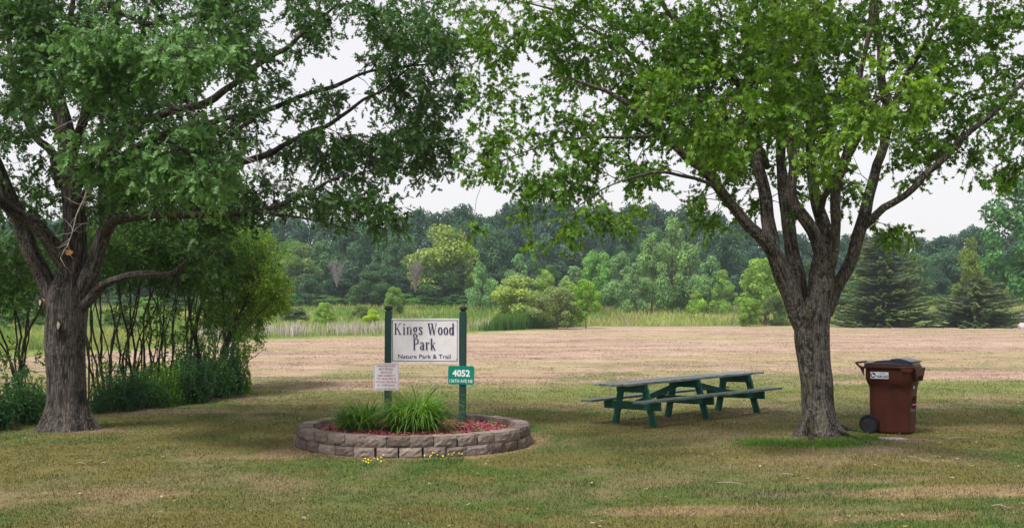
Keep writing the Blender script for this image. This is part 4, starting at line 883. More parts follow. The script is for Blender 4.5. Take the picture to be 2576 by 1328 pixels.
# ------------------------------------------------------------------ picnic table
t = NT('table_paint'); v = t.coord(); g = t.noise(t.coord((.5, 9, 9)), 9, 5, .7); n1 = t.noise(v, 5, 4); 
c = t.ramp(n1, [(.3, (.006, .062, .047)), (.7, (.014, .110, .078))]); c = t.mix(t.math('MULTIPLY', t.ramp(g, [(.60, (0, 0, 0)), (.66, (1, 1, 1))]), .55), c, (.13, .17, .15))
t.base(c, .55); t.bump(g, .5, .006); M['table'] = t.m
t = NT('table_top_worn'); g = t.noise(t.coord((.6, 14, 14)), 8, 5, .75); n1 = t.noise(t.coord(), 4, 4)
g2 = t.math('ADD', g, t.math('MULTIPLY', t.math('SUBTRACT', t.attr('tint').outputs['Fac'], .5), .08)); c = t.ramp(g2, [(.36, (.016, .075, .055)), (.45, (.07, .12, .10)), (.54, (.26, .27, .27)), (.68, (.52, .50, .52))]); t.base(c, .6); t.bump(g, .5, .005); M['table_top'] = t.m
TL, TW, THt = 3.58, .72, .73
A0 = np.array([1.835, 17.46]); B0 = np.array([4.71, 19.68]); Ld = (B0 - A0) / np.linalg.norm(B0 - A0); Cd = np.array([-Ld[1], Ld[0]])
ctr = (A0 + B0) / 2 + Cd * TW / 2; zc = float(zg(*ctr)); slope = (float(zg(*(ctr + Ld * 1.6))) - float(zg(*(ctr - Ld * 1.6)))) / 3.2; sl2 = (float(zg(*(ctr + Cd * .6))) - float(zg(*(ctr - Cd * .6)))) / 1.2
tb = thing('picnic_table', 'long dark green wooden picnic table with attached benches and weathered top', 'picnic table', (ctr[0], ctr[1], zc), (sl2, -slope, math.atan2(Ld[1], Ld[0])))
mb = MB(); bw = TW / 5
for i_ in range(5):
    y = -TW / 2 + bw * (i_ + .5); sh = [.10, .0, .0, .02, -.01][i_]
    mb.box(((sh) / 2, y, THt - .019), (TL - sh, bw - .012, .038), bev=.004, a=rng.uniform(0, 1))
mb.build('tabletop', M['table_top'], tb)
for s in (-1, 1):
    mb = MB()
    for q in (0, 1): mb.box((.07 if s < 0 else -.02, s * (.59 + .143 * q + (-.0715)), .43), (TL - .06, .134, .038), bev=.004)
    mb.build('bench_seat', M['table_top'], tb)
for x in (-TL / 2 + .52, .02, TL / 2 - .42):
    xo = .025
    mb = MB(); mb.box((x, 0, THt - .038 - .07), (.038, .70, .13), bev=.004); mb.build('cleat', M['table'], tb)
    mb = MB(); mb.box((x, 0, .411 - .075), (.038, 1.36, .14), bev=.004); mb.build('cross_beam', M['table'], tb)
    for s in (-1, 1):
        mb = MB(); mb.bar((x + .0405, s * .27, THt - .041), (x + .0405, s * .475, -.03), .135, .038, up=(1, 0, 0)); mb.build('leg', M['table'], tb)
for s in (-1, 1):
    xa = -TL / 2 + .60 if s < 0 else TL / 2 - .50
    mb = MB(); mb.bar((xa, 0, .36), (s * .10 + .02, 0, THt - .10), .09, .038, up=(0, 1, 0)); mb.build('brace', M['table'], tb)

# ------------------------------------------------------------------ wheeled bin
t = NT('brown_plastic'); v = t.coord(); n1 = t.noise(v, 4, 4); n2 = t.noise(t.coord((9, 9, .8)), 4, 5, .7)
c = t.ramp(n1, [(.3, (.050, .013, .008)), (.7, (.075, .021, .013))]); c = t.mix(t.math('MULTIPLY', t.ramp(n2, [(.6, (0, 0, 0)), (.72, (1, 1, 1))]), .22), c, (.22, .13, .11)); t.base(c, .5); t.b.inputs['Specular IOR Level'].default_value = .18
t.bump(t.noise(v, 180, 2), .15, .003); M['brown'] = t.m
M['lid'] = plain('dark_plastic', (.030, .030, .045), .32, .2, 30, .1); M['lid'].node_tree.nodes['Principled BSDF'].inputs['Specular IOR Level'].default_value = .35
M['rubber'] = plain('rubber', (.012, .012, .015), .75, .25, 20); M['hub'] = plain('hub_plastic', (.026, .026, .032), .5, .2)
M['sticker'] = plain('sticker', (.62, .63, .68), .4, .04); M['ink'] = plain('ink', (.05, .035, .08), .5, .1); M['pale_bar'] = plain('pale_bar', (.42, .22, .18), .5, .2)
cg = gp(2246, 1088); CYW = R(-36)
cart = thing('wheeled_bin', 'brown wheeled bin with dark lid and city sticker beside the maple', 'wheeled bin', cg, (0, 0, CYW))
def srect(xb, xf, hy, n=4.5, k_=72):
    th = np.arange(k_) / k_ * 2 * math.pi; cx_ = (xb + xf) / 2; hx = (xf - xb) / 2
    c_, s_ = np.cos(th), np.sin(th); r_ = (np.abs(c_) ** n + np.abs(s_) ** n) ** (-1 / n)
    return np.stack([cx_ + hx * r_ * c_, hy * r_ * s_], 1)
RH = 1.0
prof = [(0.0, -.285, .285, .235), (.015, -.295, .295, .245), (.30, -.300, .305, .255), (.62, -.305, .315, .265), (.69, -.31, .325, .272), (.74, -.335, .335, .295), (.79, -.352, .345, .310), (.85, -.355, .350, .315), (.93, -.355, .352, .318), (.955, -.357, .355, .320), (.957, -.38, .375, .338), (.985, -.382, .378, .340), (RH, -.378, .374, .336), (RH, -.345, .340, .305), (.9, -.335, .33, .295)]
zz = np.array([p[0] for p in prof]); zi = np.concatenate([np.linspace(0, .74, 38), zz[6:]])
PV = []
for k_, z in enumerate(zi):
    row = prof[6 + k_ - 38] if k_ >= 38 else None
    xb, xf, hy = row[1:] if row else [np.interp(z, zz[:7], [p[i_] for p in prof[:7]]) for i_ in (1, 2, 3)]
    q = srect(xb, xf, hy)
    if z < .74:                                                  # pressed-in panel with arched top on both sides, and grip recess in front
        for sgn in (-1, 1):
            m_ = (np.sign(q[:, 1]) == sgn) & (np.abs(q[:, 0] - .135) < .12); top = .725 - .09 * ((q[:, 0] - .135) / .12) ** 2
            q[m_, 1] -= sgn * .022 * sstep(0, .02, top[m_] - z) * sstep(0, .02, .12 - np.abs(q[m_, 0] - .135))
        m_ = (q[:, 0] > .2) & (np.abs(q[:, 1]) < .13); dep = .05 * sstep(.34, .36, z) * (1 - sstep(.50, .54, z)); q[m_, 0] -= dep * sstep(0, .03, .13 - np.abs(q[m_, 1]))
    PV.append(np.column_stack([q, np.full(len(q), z)]))
K = 72; nr = len(PV); i_ = np.arange(nr - 1)[:, None] * K; j_ = np.arange(K)[None]
fq = np.stack([i_ + j_, i_ + (j_ + 1) % K, i_ + K + (j_ + 1) % K, i_ + K + j_], -1).reshape(-1, 4)
body = link('body', npmesh('body', np.concatenate(PV), [fq, np.arange(K)[::-1][None]], M['brown'], True), cart); body.location = (0, 0, .015)
# front grip bracket
mb = MB(); zt_ = .985
V = [(.352, -.27, zt_), (.352, .27, zt_), (.352, -.16, .79), (.352, .16, .79), (.405, -.27, zt_), (.405, .27, zt_), (.392, -.16, .79), (.392, .16, .79)]
mb.add(V, [np.array([[4, 5, 7, 6], [0, 2, 3, 1], [0, 1, 5, 4], [2, 6, 7, 3], [0, 4, 6, 2], [1, 3, 7, 5]])])
for y in np.linspace(-.11, .11, 6): mb.bar((.398, y, .80), (.402, y * 1.1, .87), .008, .010, up=(1, 0, 0))
br = mb.build('grip_bracket', M['brown'], cart)
for s in (-1, 1):
    mb = MB(); mb.box((.30, s * .336, .955), (.16, .03, .05), bev=.008); mb.build('rim_corner', M['brown'], cart)
mb = MB(); mb.tube([(.318, -.09, .44), (.318, .09, .44)], .009, 8); mb.build('catch_bar', M['pale_bar'], cart)
# lid
def lidloft(rows, mat, name, parent, n=5):
    PV = [np.column_stack([srect(xb, xf, hy, n), np.full(72, z)]) for xb, xf, hy, z in rows]; nr = len(PV); i_ = np.arange(nr - 1)[:, None] * K
    f = np.stack([i_ + j_, i_ + (j_ + 1) % K, i_ + K + (j_ + 1) % K, i_ + K + j_], -1).reshape(-1, 4)
    return link(name, npmesh(name, np.concatenate(PV), [f, (np.arange(K) + (nr - 1) * K)[None], np.arange(K)[::-1][None]], mat, False), parent)
lid = lidloft([(-.365, .352, .315, 1.013), (-.37, .358, .32, 1.02), (-.37, .358, .32, 1.045), (-.36, .346, .308, 1.056), (-.35, .335, .298, 1.06)], M['lid'], 'lid', cart)
mb = MB(); hw = .24
mb.prism([(-.24, 1.058), (-.17, 1.085), (.02, 1.098), (.06, 1.118), (.17, 1.126), (.30, 1.095), (.33, 1.058)], -hw, hw); mb.build('lid_dome', M['lid'], lid)
mb = MB(); mb.prism([(.10, 1.066), (.10, 1.10), (.345, 1.086), (.345, 1.066)], -.275, .275); mb.build('lid_step', M['lid'], lid)
# rear handle
mb = MB(); mb.tube(spline([(-.34, -.27, .975, 1), (-.42, -.26, 1.0, 1), (-.465, -.245, 1.04, 1), (-.47, -.22, 1.05, 1), (-.47, .22, 1.05, 1), (-.465, .245, 1.04, 1), (-.42, .26, 1.0, 1), (-.34, .27, .975, 1)], .03)[:, :3], .016, 8); mb.build('handle', M['brown'], cart, True)
mb = MB()
for s in (-1, 1): mb = MB(); mb.prism([(-.35, .98), (-.44, 1.03), (-.42, .99), (-.355, .86)], s * .25 - .01, s * .25 + .01); mb.build('handle_gusset', M['brown'], cart)
mb = MB(); mb.tube([(-.265, -.30, .14), (-.265, .30, .14)], .011, 8); mb.build('axle', M['bolt'], cart)
for s in (-1, 1):
    WC = np.array([-.265, s * .29, .142]); kk = 64; th = np.arange(kk) / kk * 2 * math.pi; rt = .142 + .004 * np.where(np.arange(kk) % 2, 1, -1)
    rings = []
    for rr2, y in ((.105, -.03), (1.0, -.036), (1.06, -.02), (1.06, .02), (1.0, .036), (.105, .03)):
        r_ = rt * rr2 if rr2 > .5 else np.full(kk, rr2)
        if rr2 == 1.0: r_ = rt * .93
        if rr2 == 1.06: r_ = rt * 1.0
        rings.append(np.stack([WC[0] + r_ * np.cos(th), np.full(kk, WC[1] + y), WC[2] + r_ * np.sin(th)], 1))
    rings.append(rings[0]); ii = np.arange(6)[:, None] * kk; jj = np.arange(kk)[None]
    wh = link('wheel', npmesh('wheel', np.concatenate(rings), [np.stack([ii + jj, ii + (jj + 1) % kk, ii + kk + (jj + 1) % kk, ii + kk + jj], -1).reshape(-1, 4)], M['rubber'], False), cart)
    mb = MB(); mb.prism([(WC[0] + .110 * math.cos(a_), WC[2] + .110 * math.sin(a_)) for a_ in th], WC[1] - .018, WC[1] + .018)
    mb.prism([(WC[0] + .026 * math.cos(a_), WC[2] + .026 * math.sin(a_)) for a_ in th[::4]], WC[1] - .032, WC[1] + .032)
    for q in range(8):
        a_ = q * math.pi / 4 + .2
        for yy_ in (-.020, .020): mb.bar((WC[0] + .03 * math.cos(a_), WC[1] + yy_, WC[2] + .03 * math.sin(a_)), (WC[0] + .10 * math.cos(a_), WC[1] + yy_, WC[2] + .10 * math.sin(a_)), .009, .008, up=(0, 1, 0))
    mb.build('hub', M['hub'], wh)
# sticker with round bird emblem and words, on the near side (local -y)
sy = -.324
st = MB(); st.prism(rrect(.27, .105, .006), -.0015, .0015); stk = st.build('sticker', M['sticker'], cart); stk.location = (-.10, sy, .875); tag(stk, 'white city sticker with round bird emblem')
ringmesh(.27, .105, .006, .003, -.0025, M['ink'], 'border', stk, (0, 0, 0))
mb = MB(); th = np.arange(28) / 28 * 2 * math.pi; mb.prism([(-.093 + .038 * math.cos(a_), .041 * math.sin(a_)) for a_ in th], -.003, -.001); em = mb.build('emblem', M['ink'], stk)
duck = [(-.030, .016), (-.022, .020), (-.018, .027), (-.008, .027), (-.004, .018), (-.006, .008), (.004, .003), (.018, .006), (.030, -.002), (.024, -.014), (.010, -.022), (-.010, -.022), (-.022, -.014), (-.024, -.002), (-.017, .008), (-.018, .014)]
duck = [(-.093 + x, z + .001) for x, z in duck]; V = [(x, -.0042, z) for x, z in duck]
link('emblem_bird', npmesh('emblem_bird', V, [np.arange(len(duck))[None]], M['sticker']), stk)
text_obj([('CITY OF', .045, .016, .020, .075, .006)], 'lettering', M['ink'], stk, -.0032); text_obj([('HAM LAKE', .042, -.037, .040, .165, .03)], 'lettering', M['ink'], stk, -.0032)
nbp = MB(); nbp.prism(rrect(.085, .042, .003), -.0015, .0015); nb_ = nbp.build('number_sticker', M['sticker'], cart); nb_.location = (.334, -.085, .70); nb_.rotation_euler = (0, 0, R(90))
text_obj([('0195', 0, -.012, .026, .072, .03)], 'lettering', M['ink'], nb_, -.0028)
# flat pale stone by the bin, twigs on the lawn
M['stone'] = plain('pale_stone', (.36, .32, .32), .9, .25, 20, .4)
def rock(name, c_, sx_, sy_, sz_, seed, label, group=None, mat=None, cat='rock'):
    import bmesh
    bm = bmesh.new(); bmesh.ops.create_icosphere(bm, subdivisions=3, radius=1); V = np.array([v_.co[:] for v_ in bm.verts]); n = len(V)
    w = 1 + .5 * (fbm(V[:, 0] * 1.3 + seed, V[:, 1] * 1.3 + V[:, 2] * 2.1, seed) - .5) + .2 * (fbm(V[:, 2] * 3 + seed, V[:, 0] * 3 - V[:, 1], seed + 3) - .5)
    V = V * w[:, None]; V = np.sign(V) * np.abs(V) ** .85 * [sx_, sy_, sz_]
    for v_, q in zip(bm.verts, V): v_.co = q
    me = bpy.data.meshes.new(name); bm.to_mesh(me); bm.free(); me.materials.append(mat or M['stone']); o = link(name, me); o.location = c_; o.rotation_euler = (0, 0, seed); return tag(o, label, cat, group)
g = gp(2246, 1104); rock('flat_stone', (g.x, g.y, g.z + .005), .2, .09, .02, 3, 'flat pale stone in the grass in front of the brown bin')
M['twig'] = plain('twig', (.30, .26, .22), .9, .2)
TWG = [((2050, 1125), (2046, 1140), 'short curved twig left of the lush grass', .02), ((1840, 1171), (1838, 1183), 'curved pale bark strip lying left of the maple', .03), ((2280, 1150), (2338, 1166), 'thin straight twig lying in front of the brown bin', 0), ((1800, 1218), (1872, 1222), 'long thin twig lying low in the grass below the picnic table', 0), ((1960, 1197), (1998, 1199), 'short pale twig in the lawn below the maple', 0), ((2380, 1107), (2440, 1105), 'dry pale twig lying right of the brown bin', .01), ((2495, 1278), (2545, 1284), 'forked twig in the bottom right of the lawn', .03), ((188, 1169), (215, 1170), 'pale wood chip lying in front of the oak', 0)]
for (a_, b_, lb, bend) in TWG:
    p, q = gp(*a_), gp(*b_); md = (p + q) / 2 + Vector((0, bend * 2, .02)); l = spline([(*(p + Vector((0, 0, .02))), .004), (*(md + Vector((0, 0, .015))), .005), (*(q + Vector((0, 0, .02))), .003)], .05)
    mb = MB(); mb.tube(l[:, :3], l[:, 3], 5); tag(mb.build('fallen_twig', M['twig'], None, True), lb, 'twig', 'fallen twigs on the lawn')

# ------------------------------------------------------------------ shrub thicket behind the oak
def shrub(px, py, spread, top, n_stem, reach, dens, label, cat='shrub', tint=.45, leafn='shrub_leaf', lean=0.0):
    """many slim arching stems from one base; reach = crown centre list (px,py,rx,ry,n,tint)"""
    b = gp(px, py); Y = b.y; root = thing('tall_shrub', label, cat, b); reach = [(*q[:5], q[5] - .04 if q[5] < .6 else q[5]) for q in reach]
    stems = []
    tg = []; reach = reach + [(px + (reach[0][0] - px) * .4, py - 110, 55, 70, 6, .55)]
    for i in range(int(n_stem * 1.5)):
        cpx, cpy, rx, ry, nn, tn = reach[i % len(reach)]
        a_ = rng.uniform(-1, 1); ex = cpx + a_ * rx * 1.25; ey = cpy + rng.uniform(-.7, .5) * ry; dy = rng.uniform(-1.1, 1.1)
        bx_ = px + rng.uniform(-1, 1) * spread; r0 = rng.uniform(.012, .030)
        q = [(bx_, py + 6, Y + rng.uniform(-.25, .25), r0), (bx_ + (ex - bx_) * .12 + rng.normal(0, 4), py + (ey - py) * .28, Y + dy * .15, r0 * .92), (bx_ + (ex - bx_) * .42 + rng.normal(0, 7), py + (ey - py) * .62, Y + dy * .5, r0 * .75), (ex, ey, Y + dy, r0 * .3)]
        stems.append(limb(q, .15))
    v = []; f = []; nv = 0
    for i, l in enumerate(stems):
        V, ff, cp = tube(l[:, :3] + np.stack([fbm(l[:, 2] * 2, l[:, 2] * 0 + i, 5 + i) - .5] * 3, 1) * [.12, .1, 0], l[:, 3], 7); link('stem', npmesh('stem', V, [ff, cp[0][None], cp[1][None]], M['stem_bark'], True), root)
    C, T = clusters([(a_[0], a_[1], a_[2] * 1.1, a_[3] * 1.15, Y, 1.3, int(a_[4] * 1.3 * dens), a_[5]) for a_ in reach])
    (bv, bf), out = grow(stems, C, .003, .006, .04, rcap=.02)
    lv, tw = leafy('plain', C, out, 8, .34, 9, .062, .25, T, .8)
    link('branches', npmesh('branches', np.concatenate([bv, tw[0]]), [np.concatenate([bf, tw[1] + len(bv)])], M['stem_bark'], False), root)
    link('crown', npmesh('crown', lv[0], [lv[1]], M[leafn], False, {'tint': lv[2]}), root)
    local(root)
shrub(40, 1030, 26, 0, 7, [(30, 720, 100, 60, 60, .4), (-40, 660, 90, 80, 40, .4), (70, 660, 60, 60, 30, .35)], 1, 'tall shrub with few bent stems left of the oak trunk', tint=.4)
shrub(-120, 1040, 30, 0, 8, [(-130, 700, 130, 100, 90, .4)], 1, 'tall shrub at the far left end of the thicket', tint=.4)
shrub(250, 1012, 30, 0, 9, [(250, 660, 80, 70, 70, .32), (300, 600, 90, 60, 60, .30), (180, 640, 60, 60, 24, .3)], 1, 'tall shrub with dark stems rising right behind the oak trunk')
shrub(330, 1005, 24, 0, 9, [(340, 650, 90, 70, 80, .30), (390, 590, 90, 50, 60, .34), (330, 780, 50, 40, 8, .4)], 1, 'tall arching shrub second from the oak trunk')
shrub(405, 1000, 26, 0, 9, [(430, 660, 90, 80, 90, .34), (470, 600, 80, 50, 60, .40), (440, 780, 60, 50, 14, .5)], 1, 'tall arching shrub in the middle of the thicket')
shrub(480, 990, 24, 0, 10, [(520, 660, 80, 80, 90, .42), (560, 600, 70, 50, 60, .5), (520, 790, 50, 60, 24, .5)], 1, 'dense tall shrub between the middle and the right end of the thicket')
shrub(545, 978, 22, 0, 10, [(590, 690, 80, 80, 100, .50), (640, 640, 60, 60, 90, .72), (670, 720, 45, 50, 70, .82), (600, 790, 50, 50, 30, .55)], 1, 'tall shrub with light green rounded crown at the right end of the thicket')
shrub(575, 970, 14, 0, 7, [(650, 760, 60, 40, 50, .75), (690, 730, 24, 40, 30, .88), (610, 840, 40, 50, 22, .6), (560, 620, 60, 40, 30, .5)], 1, 'outermost shrub leaning right with thin stems reaching over the tan field')
# low bushes along the foot of the thicket
def bush_mesh(name, n, leafsz, seed, kind='plain', mat='low_leaf', lumps=14, tint=.4, up=.5):
    r_ = np.random.default_rng(seed); c_ = nrm(r_.normal(size=(lumps, 3))) * [.62, .62, .5]; c_[:, 2] = np.abs(c_[:, 2]) + .12; rad = r_.uniform(.18, .44, lumps)
    k_ = r_.integers(0, lumps, n); d = nrm(r_.normal(size=(n, 3))); p = c_[k_] + d * (rad[k_] * r_.uniform(.55, 1.05, n))[:, None]; p[:, 2] = np.abs(p[:, 2])
    lt = r_.normal(0, .12, lumps)[k_] + tint + r_.normal(0, .14, n) + .12 * (p[:, 2] - .5)
    lv = place_leaves(kind, p, d + r_.normal(0, .6, (n, 3)), d * .6 + r_.normal(0, .55, (n, 3)) + [0, 0, up], leafsz * r_.uniform(.6, 1.25, n), np.clip(lt, 0, 1))
    ns = 26; a_ = r_.uniform(0, 6.28, ns); tp = np.stack([np.cos(a_) * r_.uniform(.1, .95, ns), np.sin(a_) * r_.uniform(.1, .8, ns), r_.uniform(.8, 1.5, ns)], 1); q_ = r_.integers(0, ns, 900); u_ = r_.uniform(.45, 1, 900)[:, None]
    pp = tp[q_] * [.6, .6, 0] + (tp[q_] * [.4, .4, 1]) * u_ + r_.normal(0, .035, (900, 3)); l2 = place_leaves(kind, pp, r_.normal(0, 1, (900, 3)) + [0, 0, .5], r_.normal(0, .7, (900, 3)) + [0, 0, 1], leafsz * r_.uniform(.6, 1.2, 900), np.clip(tint + .2 + r_.normal(0, .15, 900), 0, 1))
    lv = (np.concatenate([lv[0], l2[0]]), np.concatenate([lv[1], l2[1] + len(lv[0])]), np.concatenate([lv[2], l2[2]]))
    return npmesh(name, lv[0], [lv[1]], M[mat], False, {'tint': lv[2]}), c_
LOWB = [bush_mesh('foliage', 3000, .10, s, mat=mt_, tint=tn) for s, mt_, tn in ((1, 'low_leaf', .18), (2, 'low_leaf', .30), (3, 'shrub_leaf', .42), (4, 'low_leaf', .08))]
def lowbush(px, py, w, h, kind, label, depth=1.0):
    b = gp(px, py); s = b.y / F; b.y += depth * .4
    r_ = thing('low_bush', label, 'bush', b, (0, 0, 0), group='low bushes at the foot of the thicket')
    me, c_ = LOWB[kind]; o = link('foliage', me, r_); o.scale = (w * s / 1.7, depth / 1.8 * 1.15, h * s / 1.08); o.rotation_euler = (0, 0, 0)
    mb = MB()
    for q in c_[:5]: mb.tube([(q[0] * .15 * w * s, q[1] * .1, 0), (q[0] * .6 * w * s, q[1] * .4, q[2] * h * s * .8)], [.012, .004], 5)
    mb.build('stem', M['stem_bark'], r_)
for (px, py, w, h, k_, lb) in [(30, 1072, 150, 110, 1, 'low green bush left of the oak at the left picture edge'), (75, 1062, 110, 90, 2, 'bright low bush beside the left foot of the oak'), (-70, 1090, 140, 120, 0, 'low bush at the far left beyond the others'),
        (258, 1040, 100, 90, 0, 'dark low bush right behind the right foot of the oak'), (305, 1034, 100, 80, 3, 'dark low bush second from the oak'), (352, 1030, 100, 80, 1, 'low bush with broad leaves third from the oak'), (395, 1024, 90, 90, 2, 'yellowish low bush in the middle of the row'), (440, 1019, 100, 96, 0, 'low bush right of the yellowish one'),
        (485, 1014, 96, 100, 3, 'dark low bush below the dense shrub'), (525, 1007, 100, 116, 1, 'tall-grown low bush second from the right end'), (560, 1000, 80, 120, 0, 'dark upright bush near the right end of the row'), (588, 994, 56, 130, 2, 'lighter bush at the right end of the row next to the tan field'), (470, 985, 160, 100, 3, 'dark bush behind the front row, below the right shrubs'), (350, 1000, 120, 70, 2, 'bush behind the front row near the middle of the thicket')]:
    lowbush(px, py, w, h, k_, lb)

# ------------------------------------------------------------------ distant trees
def crown_mesh(name, shape, n, lsz, seed, lumps=40, kind='quad', tint=.5, var=.16, ragged=.0, asp=1.0):
    """crown of unit height and unit width made of many leaf sprays on lobes"""
    r_ = np.random.default_rng(seed); c_ = []; rad = []
    for i in range(lumps):
        h = r_.uniform(.10, .95)
        if shape == 'round': w = math.sqrt(max(0, 1 - ((h - .5) / .52) ** 2)) * .40
        elif shape == 'cone': w = (1 - h) ** .8 * .42 + .03
        elif shape == 'dome': w = math.sqrt(max(0, 1 - (h / 1.0) ** 2.4)) * .44
        elif shape == 'spire': w = min((1 - h) * .55 + .03, .34, h * 1.6 + .1)
        else: w = .36 * (1 - .4 * abs(h - .5))
        a_ = r_.uniform(0, 6.283); q = w * r_.uniform(.55, 1) if r_.uniform() < .8 else w * .3
        c_.append((q * math.cos(a_), q * math.sin(a_), h)); rad.append(r_.uniform(.075, .15) * (1.1 - .5 * h if shape in ('cone', 'spire') else 1) * (1 + ragged * r_.normal()))
    c_ = np.array(c_); rad = np.abs(np.array(rad)); k_ = r_.choice(lumps, n, p=rad ** 2 / (rad ** 2).sum()); d = nrm(r_.normal(size=(n, 3)) + [0, 0, .25])
    p = c_[k_] + d * (rad[k_] * r_.uniform(.5, 1.12, n) ** .7)[:, None] * [1, 1, .8 * asp]; p[:, 2] = np.clip(p[:, 2], .0, None)
    nn = nrm(d * .9 + r_.normal(0, .5, (n, 3)) + [0, 0, .35]); u = nrm(np.cross(nn, r_.normal(size=(n, 3)))); w_ = np.cross(nn, u); s = lsz * r_.uniform(.5, 1.3, n)[:, None]
    V = np.stack([p - u * s, p - w_ * s * .55 + nn * s * .15, p + u * s, p + w_ * s * .55 - nn * s * .1], 1).reshape(-1, 3)
    tn = np.clip(tint + r_.normal(0, var, n) + r_.normal(0, .14, lumps)[k_], 0, 1)
    return npmesh(name, V, [np.arange(n * 4).reshape(n, 4)], M['far_leaf'], False, {'tint': np.repeat(tn, 4)})
CR = {
 'round': [crown_mesh('crown', 'round', 11000, .022, 100 + i, 60) for i in range(4)],
 'dome': [crown_mesh('crown', 'dome', 9000, .022, 200 + i, 44) for i in range(3)],
 'cone': [crown_mesh('crown', 'cone', 7000, .020, 300 + i, 44, ragged=.25) for i in range(2)],
 'spire': [crown_mesh('crown', 'spire', 6500, .022, 400 + i, 40, ragged=.3) for i in range(3)],
}
mb = MB(); mb.tube([(0, 0, -.05), (.01, 0, .25), (0, .01, .6), (.01, 0, .9)], [.03, .022, .014, .003], 7)
for a_ in range(7): mb.tube([(0, 0, .25 + a_ * .07), (.16 * math.cos(a_ * 2.4), .16 * math.sin(a_ * 2.4), .42 + a_ * .075), (.3 * math.cos(a_ * 2.4), .3 * math.sin(a_ * 2.4), .52 + a_ * .06)], [.012, .007, .002], 5)
_o = mb.build('trunk', M['far_bark']); TRUNK = _o.data; bpy.data.objects.remove(_o)
cnt = [0]
def ftree(px, top, Y, w, shape, col, label, group=None, base=0.0, cat='tree', name='distant_tree', var=None, trunk=True, foot=None):
    """px centre, top pixel row, Y distance, w crown width px"""
    x = (px - CX) / F * Y; z = float(zg(x, Y)) if foot is None else CAMZ - (foot - HY) / F * Y
    H_ = (CAMZ - (top - HY) / F * Y - z) * 1.05; W_ = w / F * Y; i_ = cnt[0]; cnt[0] += 1
    r_ = thing(name, label, cat, (x, Y, z), (0, 0, rng.uniform(0, 6.28)), group)
    ms = CR[shape]; o = link('crown', ms[i_ % len(ms)] if var is None else ms[var], r_); o.scale = (W_ * 1.08, W_ * 1.08, H_ * (1 - base)); o.location = (0, 0, H_ * base); o.color = (*col, 1)
    if trunk:
        q = link('trunk', TRUNK, r_); q.scale = (W_ * .7, W_ * .7, H_ * .95)
    return r_
DK = (.036, .085, .052); MD = (.060, .140, .050); LT = (.12, .23, .06); YG = (.17, .235, .045); WL = (.115, .19, .085); OL = (.15, .19, .075); BL = (.045, .095, .075)  # bluish darks: some of the distance haze is put into the crown colours
def jit(c, s=.12): return tuple(q * rng.uniform(1 - s, 1 + s) for q in c)
prof = np.array([(-200, 560), (600, 566), (660, 562), (700, 556), (760, 566), (830, 572), (900, 562), (960, 566), (1050, 546), (1130, 530), (1200, 552), (1300, 530), (1360, 510), (1450, 524), (1550, 532), (1700, 536), (1850, 562), (1980, 590), (2100, 606), (2300, 602), (2420, 592), (2500, 590), (2780, 570)])
ROWS = {}
def rowtree(row, px, *a, **k): ROWS.setdefault(row, []).append((px, ftree(px, *a, **k)))
ZONES = [(-999, 'left of the oak trunk'), (240, 'behind the thicket'), (620, 'between the thicket and the sign'), (960, 'above the sign board'), (1180, 'between the sign and the table'), (1500, 'above the picnic table'), (1990, 'behind the maple and left spruce'), (2340, 'near the right spruce')]
ORD = 'first second third fourth fifth sixth seventh eighth ninth tenth eleventh twelfth'.split()
def rowlabels(row, what):
    seen = {}
    for px, o in sorted(ROWS[row], key=lambda q: q[0]):
        z = [n for p, n in ZONES if px >= p][-1]; k = seen[z] = seen.get(z, -1) + 1
        o['label'] = '%s %s from the left, %s' % (ORD[min(k, 11)], what, z)
px = -120
while px < 2720:
    rowtree('back', px, np.interp(px, prof[:, 0], prof[:, 1]) + rng.uniform(-8, 12), rng.uniform(236, 256), rng.uniform(100, 135), 'round', jit(DK), 'dark green tree in the back row of the far wood behind the marsh', 'back row of the far wood', trunk=False); px += rng.uniform(40, 56)
px = -110
while px < 2720:
    rowtree('second', px, np.interp(px, prof[:, 0], prof[:, 1]) + rng.uniform(34, 60), rng.uniform(214, 228), rng.uniform(90, 125), 'dome', jit(BL if rng.uniform() < .6 else MD), 'mid-height tree in the second row of the far wood', 'second row of the far wood', trunk=False); px += rng.uniform(60, 82)
px = -110
while px < 2720:
    rowtree('foot', px, rng.uniform(672, 708), rng.uniform(192, 204), rng.uniform(80, 120), 'dome', jit(DK if rng.uniform() < .6 else MD), 'low leafy tree along the foot of the far wood', 'low trees along the foot of the far wood', trunk=False); px += rng.uniform(62, 85)
px = -110
while px < 2720:
    rowtree('bush', px, rng.uniform(738, 756), rng.uniform(176, 186), rng.uniform(70, 110), 'dome', jit(MD if rng.uniform() < .5 else LT, .2), 'low bush at the far edge of the marsh', 'low bushes at the far edge of the marsh', trunk=False, cat='bush', name='distant_bush'); px += rng.uniform(60, 85)
rowlabels('back', 'dark back-row tree'); rowlabels('second', 'second-row tree of the wood'); rowlabels('foot', 'low tree fronting the wood'); rowlabels('bush', 'bush edging the marsh')
